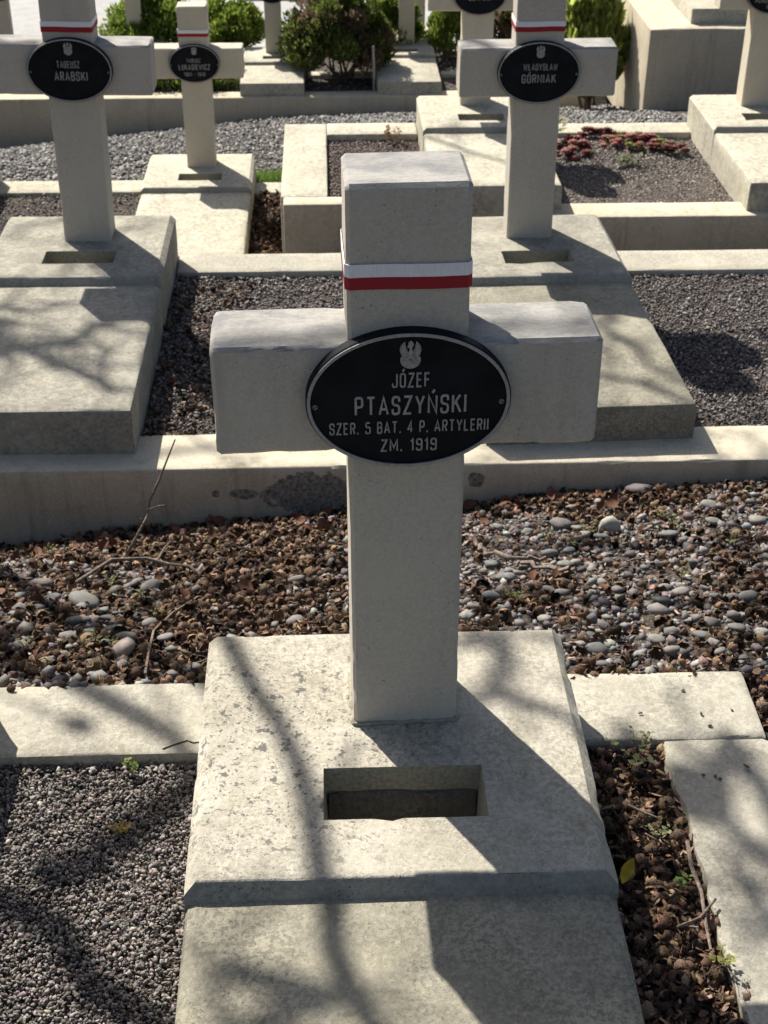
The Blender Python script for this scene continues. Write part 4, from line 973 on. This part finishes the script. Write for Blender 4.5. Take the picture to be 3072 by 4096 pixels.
# ------------------------------------------------------------------ bare tree standing to the left, whose boughs throw the branch shadows
tree = empty('beech_tree', (-5.3, 8.2, float(ground_z(-5.3, 8.2)))); tag(tree, 'bare tree outside the left edge that throws the branch shadows', 'tree')
TO = Vector(tree.location)
def up_sun(p, t): return Vector(p) - SUN*t
def rel(pts): return [Vector(p)-TO for p in pts]
tubes('trunk', [(rel([(-5.3, 8.2, TO.z-.3), (-5.28, 8.2, 0.0), (-5.2, 8.1, 2.0), (-5.15, 8.1, 3.6), (-5.2, 8.2, 5.0)]), [.26, .20, .17, .15, .11])], M['bark'], tree, 10)
FORK = Vector((-5.17, 8.1, 3.0))
def bough(spts, t, r0, r1, join=True, bend=.25):
    pts = [up_sun(p, t) for p in spts]; n = len(pts)
    rr = [r0+(r1-r0)*i/(n-1) for i in range(n)]
    if join:
        pre = wiggle(FORK, pts[0], 6, bend, r0*100+t)[:-1]; pts = pre+pts; rr = [.05+(r0-.05)*i/6 for i in range(6)]+rr
    return pts, rr
B1 = [(-.327, .257, 0), (-.273, .112, 0), (-.224, .009, 0), (-.19, -.087, 0), (-.17, -.177, 0), (-.155, -.291, 0), (-.144, -.359, -.01), (-.132, -.46, -.03), (-.105, -.556, -.03), (-.061, -.63, -.03), (-.0, -.72, -.03)]
tubes('bough', [(rel(a), b) for a, b in (
    bough(B1, 3.9, .021, .022),
    bough([(-.087, -.044, 0), (-.116, -.135, 0), (-.155, -.25, 0)], 4.0, .006, .010, False))], M['bark'], tree, 8)
tubes('bough', [(rel(a), b) for a, b in (
    bough([(-.43, .16, -.17), (-.378, .057, -.185), (-.478, -.046, -.185), (-.564, -.142, -.185), (-.641, -.16, -.185)], 4.2, .026, .034, True, .4),
    bough([(-.72, -.20, -.185), (-.592, -.274, -.185), (-.515, -.398, -.185), (-.413, -.473, -.185), (-.36, -.55, -.15)], 4.4, .030, .036, False))], M['bark'], tree, 8)
def twignet(origin_pts, t, n, length, r, seed, spread=1.6):
    """side twigs that leave a carrier line in all directions"""
    rng = random.Random(seed); out = []
    C = [up_sun(p, t) for p in origin_pts]; out.append((wiggle(C[0], C[-1], 8, .12, seed), [r*2.2*(1-.06*i) for i in range(9)]))
    base = out[0][0]
    for k in range(n):
        a = base[rng.randrange(len(base))]; d = Vector((rng.gauss(0, 1), rng.gauss(0, 1), rng.gauss(0, .5))).normalized(); L = length*rng.uniform(.5, 1.2)
        p = wiggle(a, a+d*L, 5, .07, seed*13+k); out.append((p, [r*(1-.14*i) for i in range(6)]))
        for q in range(3):
            b = p[rng.randrange(1, 5)]; e = (d+Vector((rng.gauss(0, .8), rng.gauss(0, .8), rng.gauss(0, .6)))).normalized()
            out.append((wiggle(b, b+e*L*.45, 3, .04, seed*31+k*3+q), [r*.6, r*.5, r*.4, r*.25]))
    return [(rel(a), b) for a, b in out]
NETS = [([(-1.5, 2.9, -.45), (-.85, 2.2, -.45)], 6.0, 10, .55, .020), ([(-1.45, 2.4, -.45), (-.75, 2.75, -.45)], 6.4, 9, .5, .016), ([(-1.2, 3.6, -.45), (-.8, 3.1, -.45)], 6.2, 5, .4, .010),
        ([(.75, 2.95, -.5), (1.05, 2.2, -.5)], 7.2, 5, .5, .012), ([(.5, 2.1, -.62), (1.3, 2.05, -.62)], 7.0, 4, .4, .010),
        ([(.40, .22, -.1), (.70, -.45, -.165)], 5.2, 8, .38, .010), ([(.52, .05, -.165), (.72, -.15, -.165)], 5.0, 4, .25, .016), ([(-.62, .75, -.35), (-.42, .20, -.165)], 4.6, 2, .2, .006),
        ([(.12, .22, 0), (.30, -.05, 0)], 5.0, 4, .22, .010), ([(-.30, 0, .74), (.35, .1, .74)], 5.4, 5, .3, .009), ([(-.3, -.5, -.03), (.0, -.75, -.03)], 4.8, 3, .3, .012),
        ([(-.9, .7, -.35), (.1, 1.2, -.5)], 5.6, 8, .5, .014), ([(.3, .9, -.4), (1.2, .6, -.35)], 6.0, 8, .5, .014), ([(.2, 1.4, -.6), (1.2, 1.2, -.5)], 6.2, 6, .45, .012), ([(1.5, 2.9, -.66), (1.9, 2.3, -.66)], 7.4, 4, .4, .012), ([(.35, 6.1, -.9), (1.0, 5.4, -.9)], 8.0, 3, .3, .010)]
for i, (o_, t, n, L, r) in enumerate(NETS):
    tubes('bough', twignet(o_, t, n, L, r, i+3), M['bark'], tree, 5)
# bud cluster throwing the round spot on the left kerb strip
c = up_sun((-.618, .204, -.165), 4.4)
tubes('bough', [(rel([c+Vector((-.3, .2, .05)), c]), [.006, .006]), (rel([c+Vector((-.02, -.02, -.02)), c, c+Vector((.02, .015, .02))]), [.012, .03, .012])], M['bark'], tree, 6)
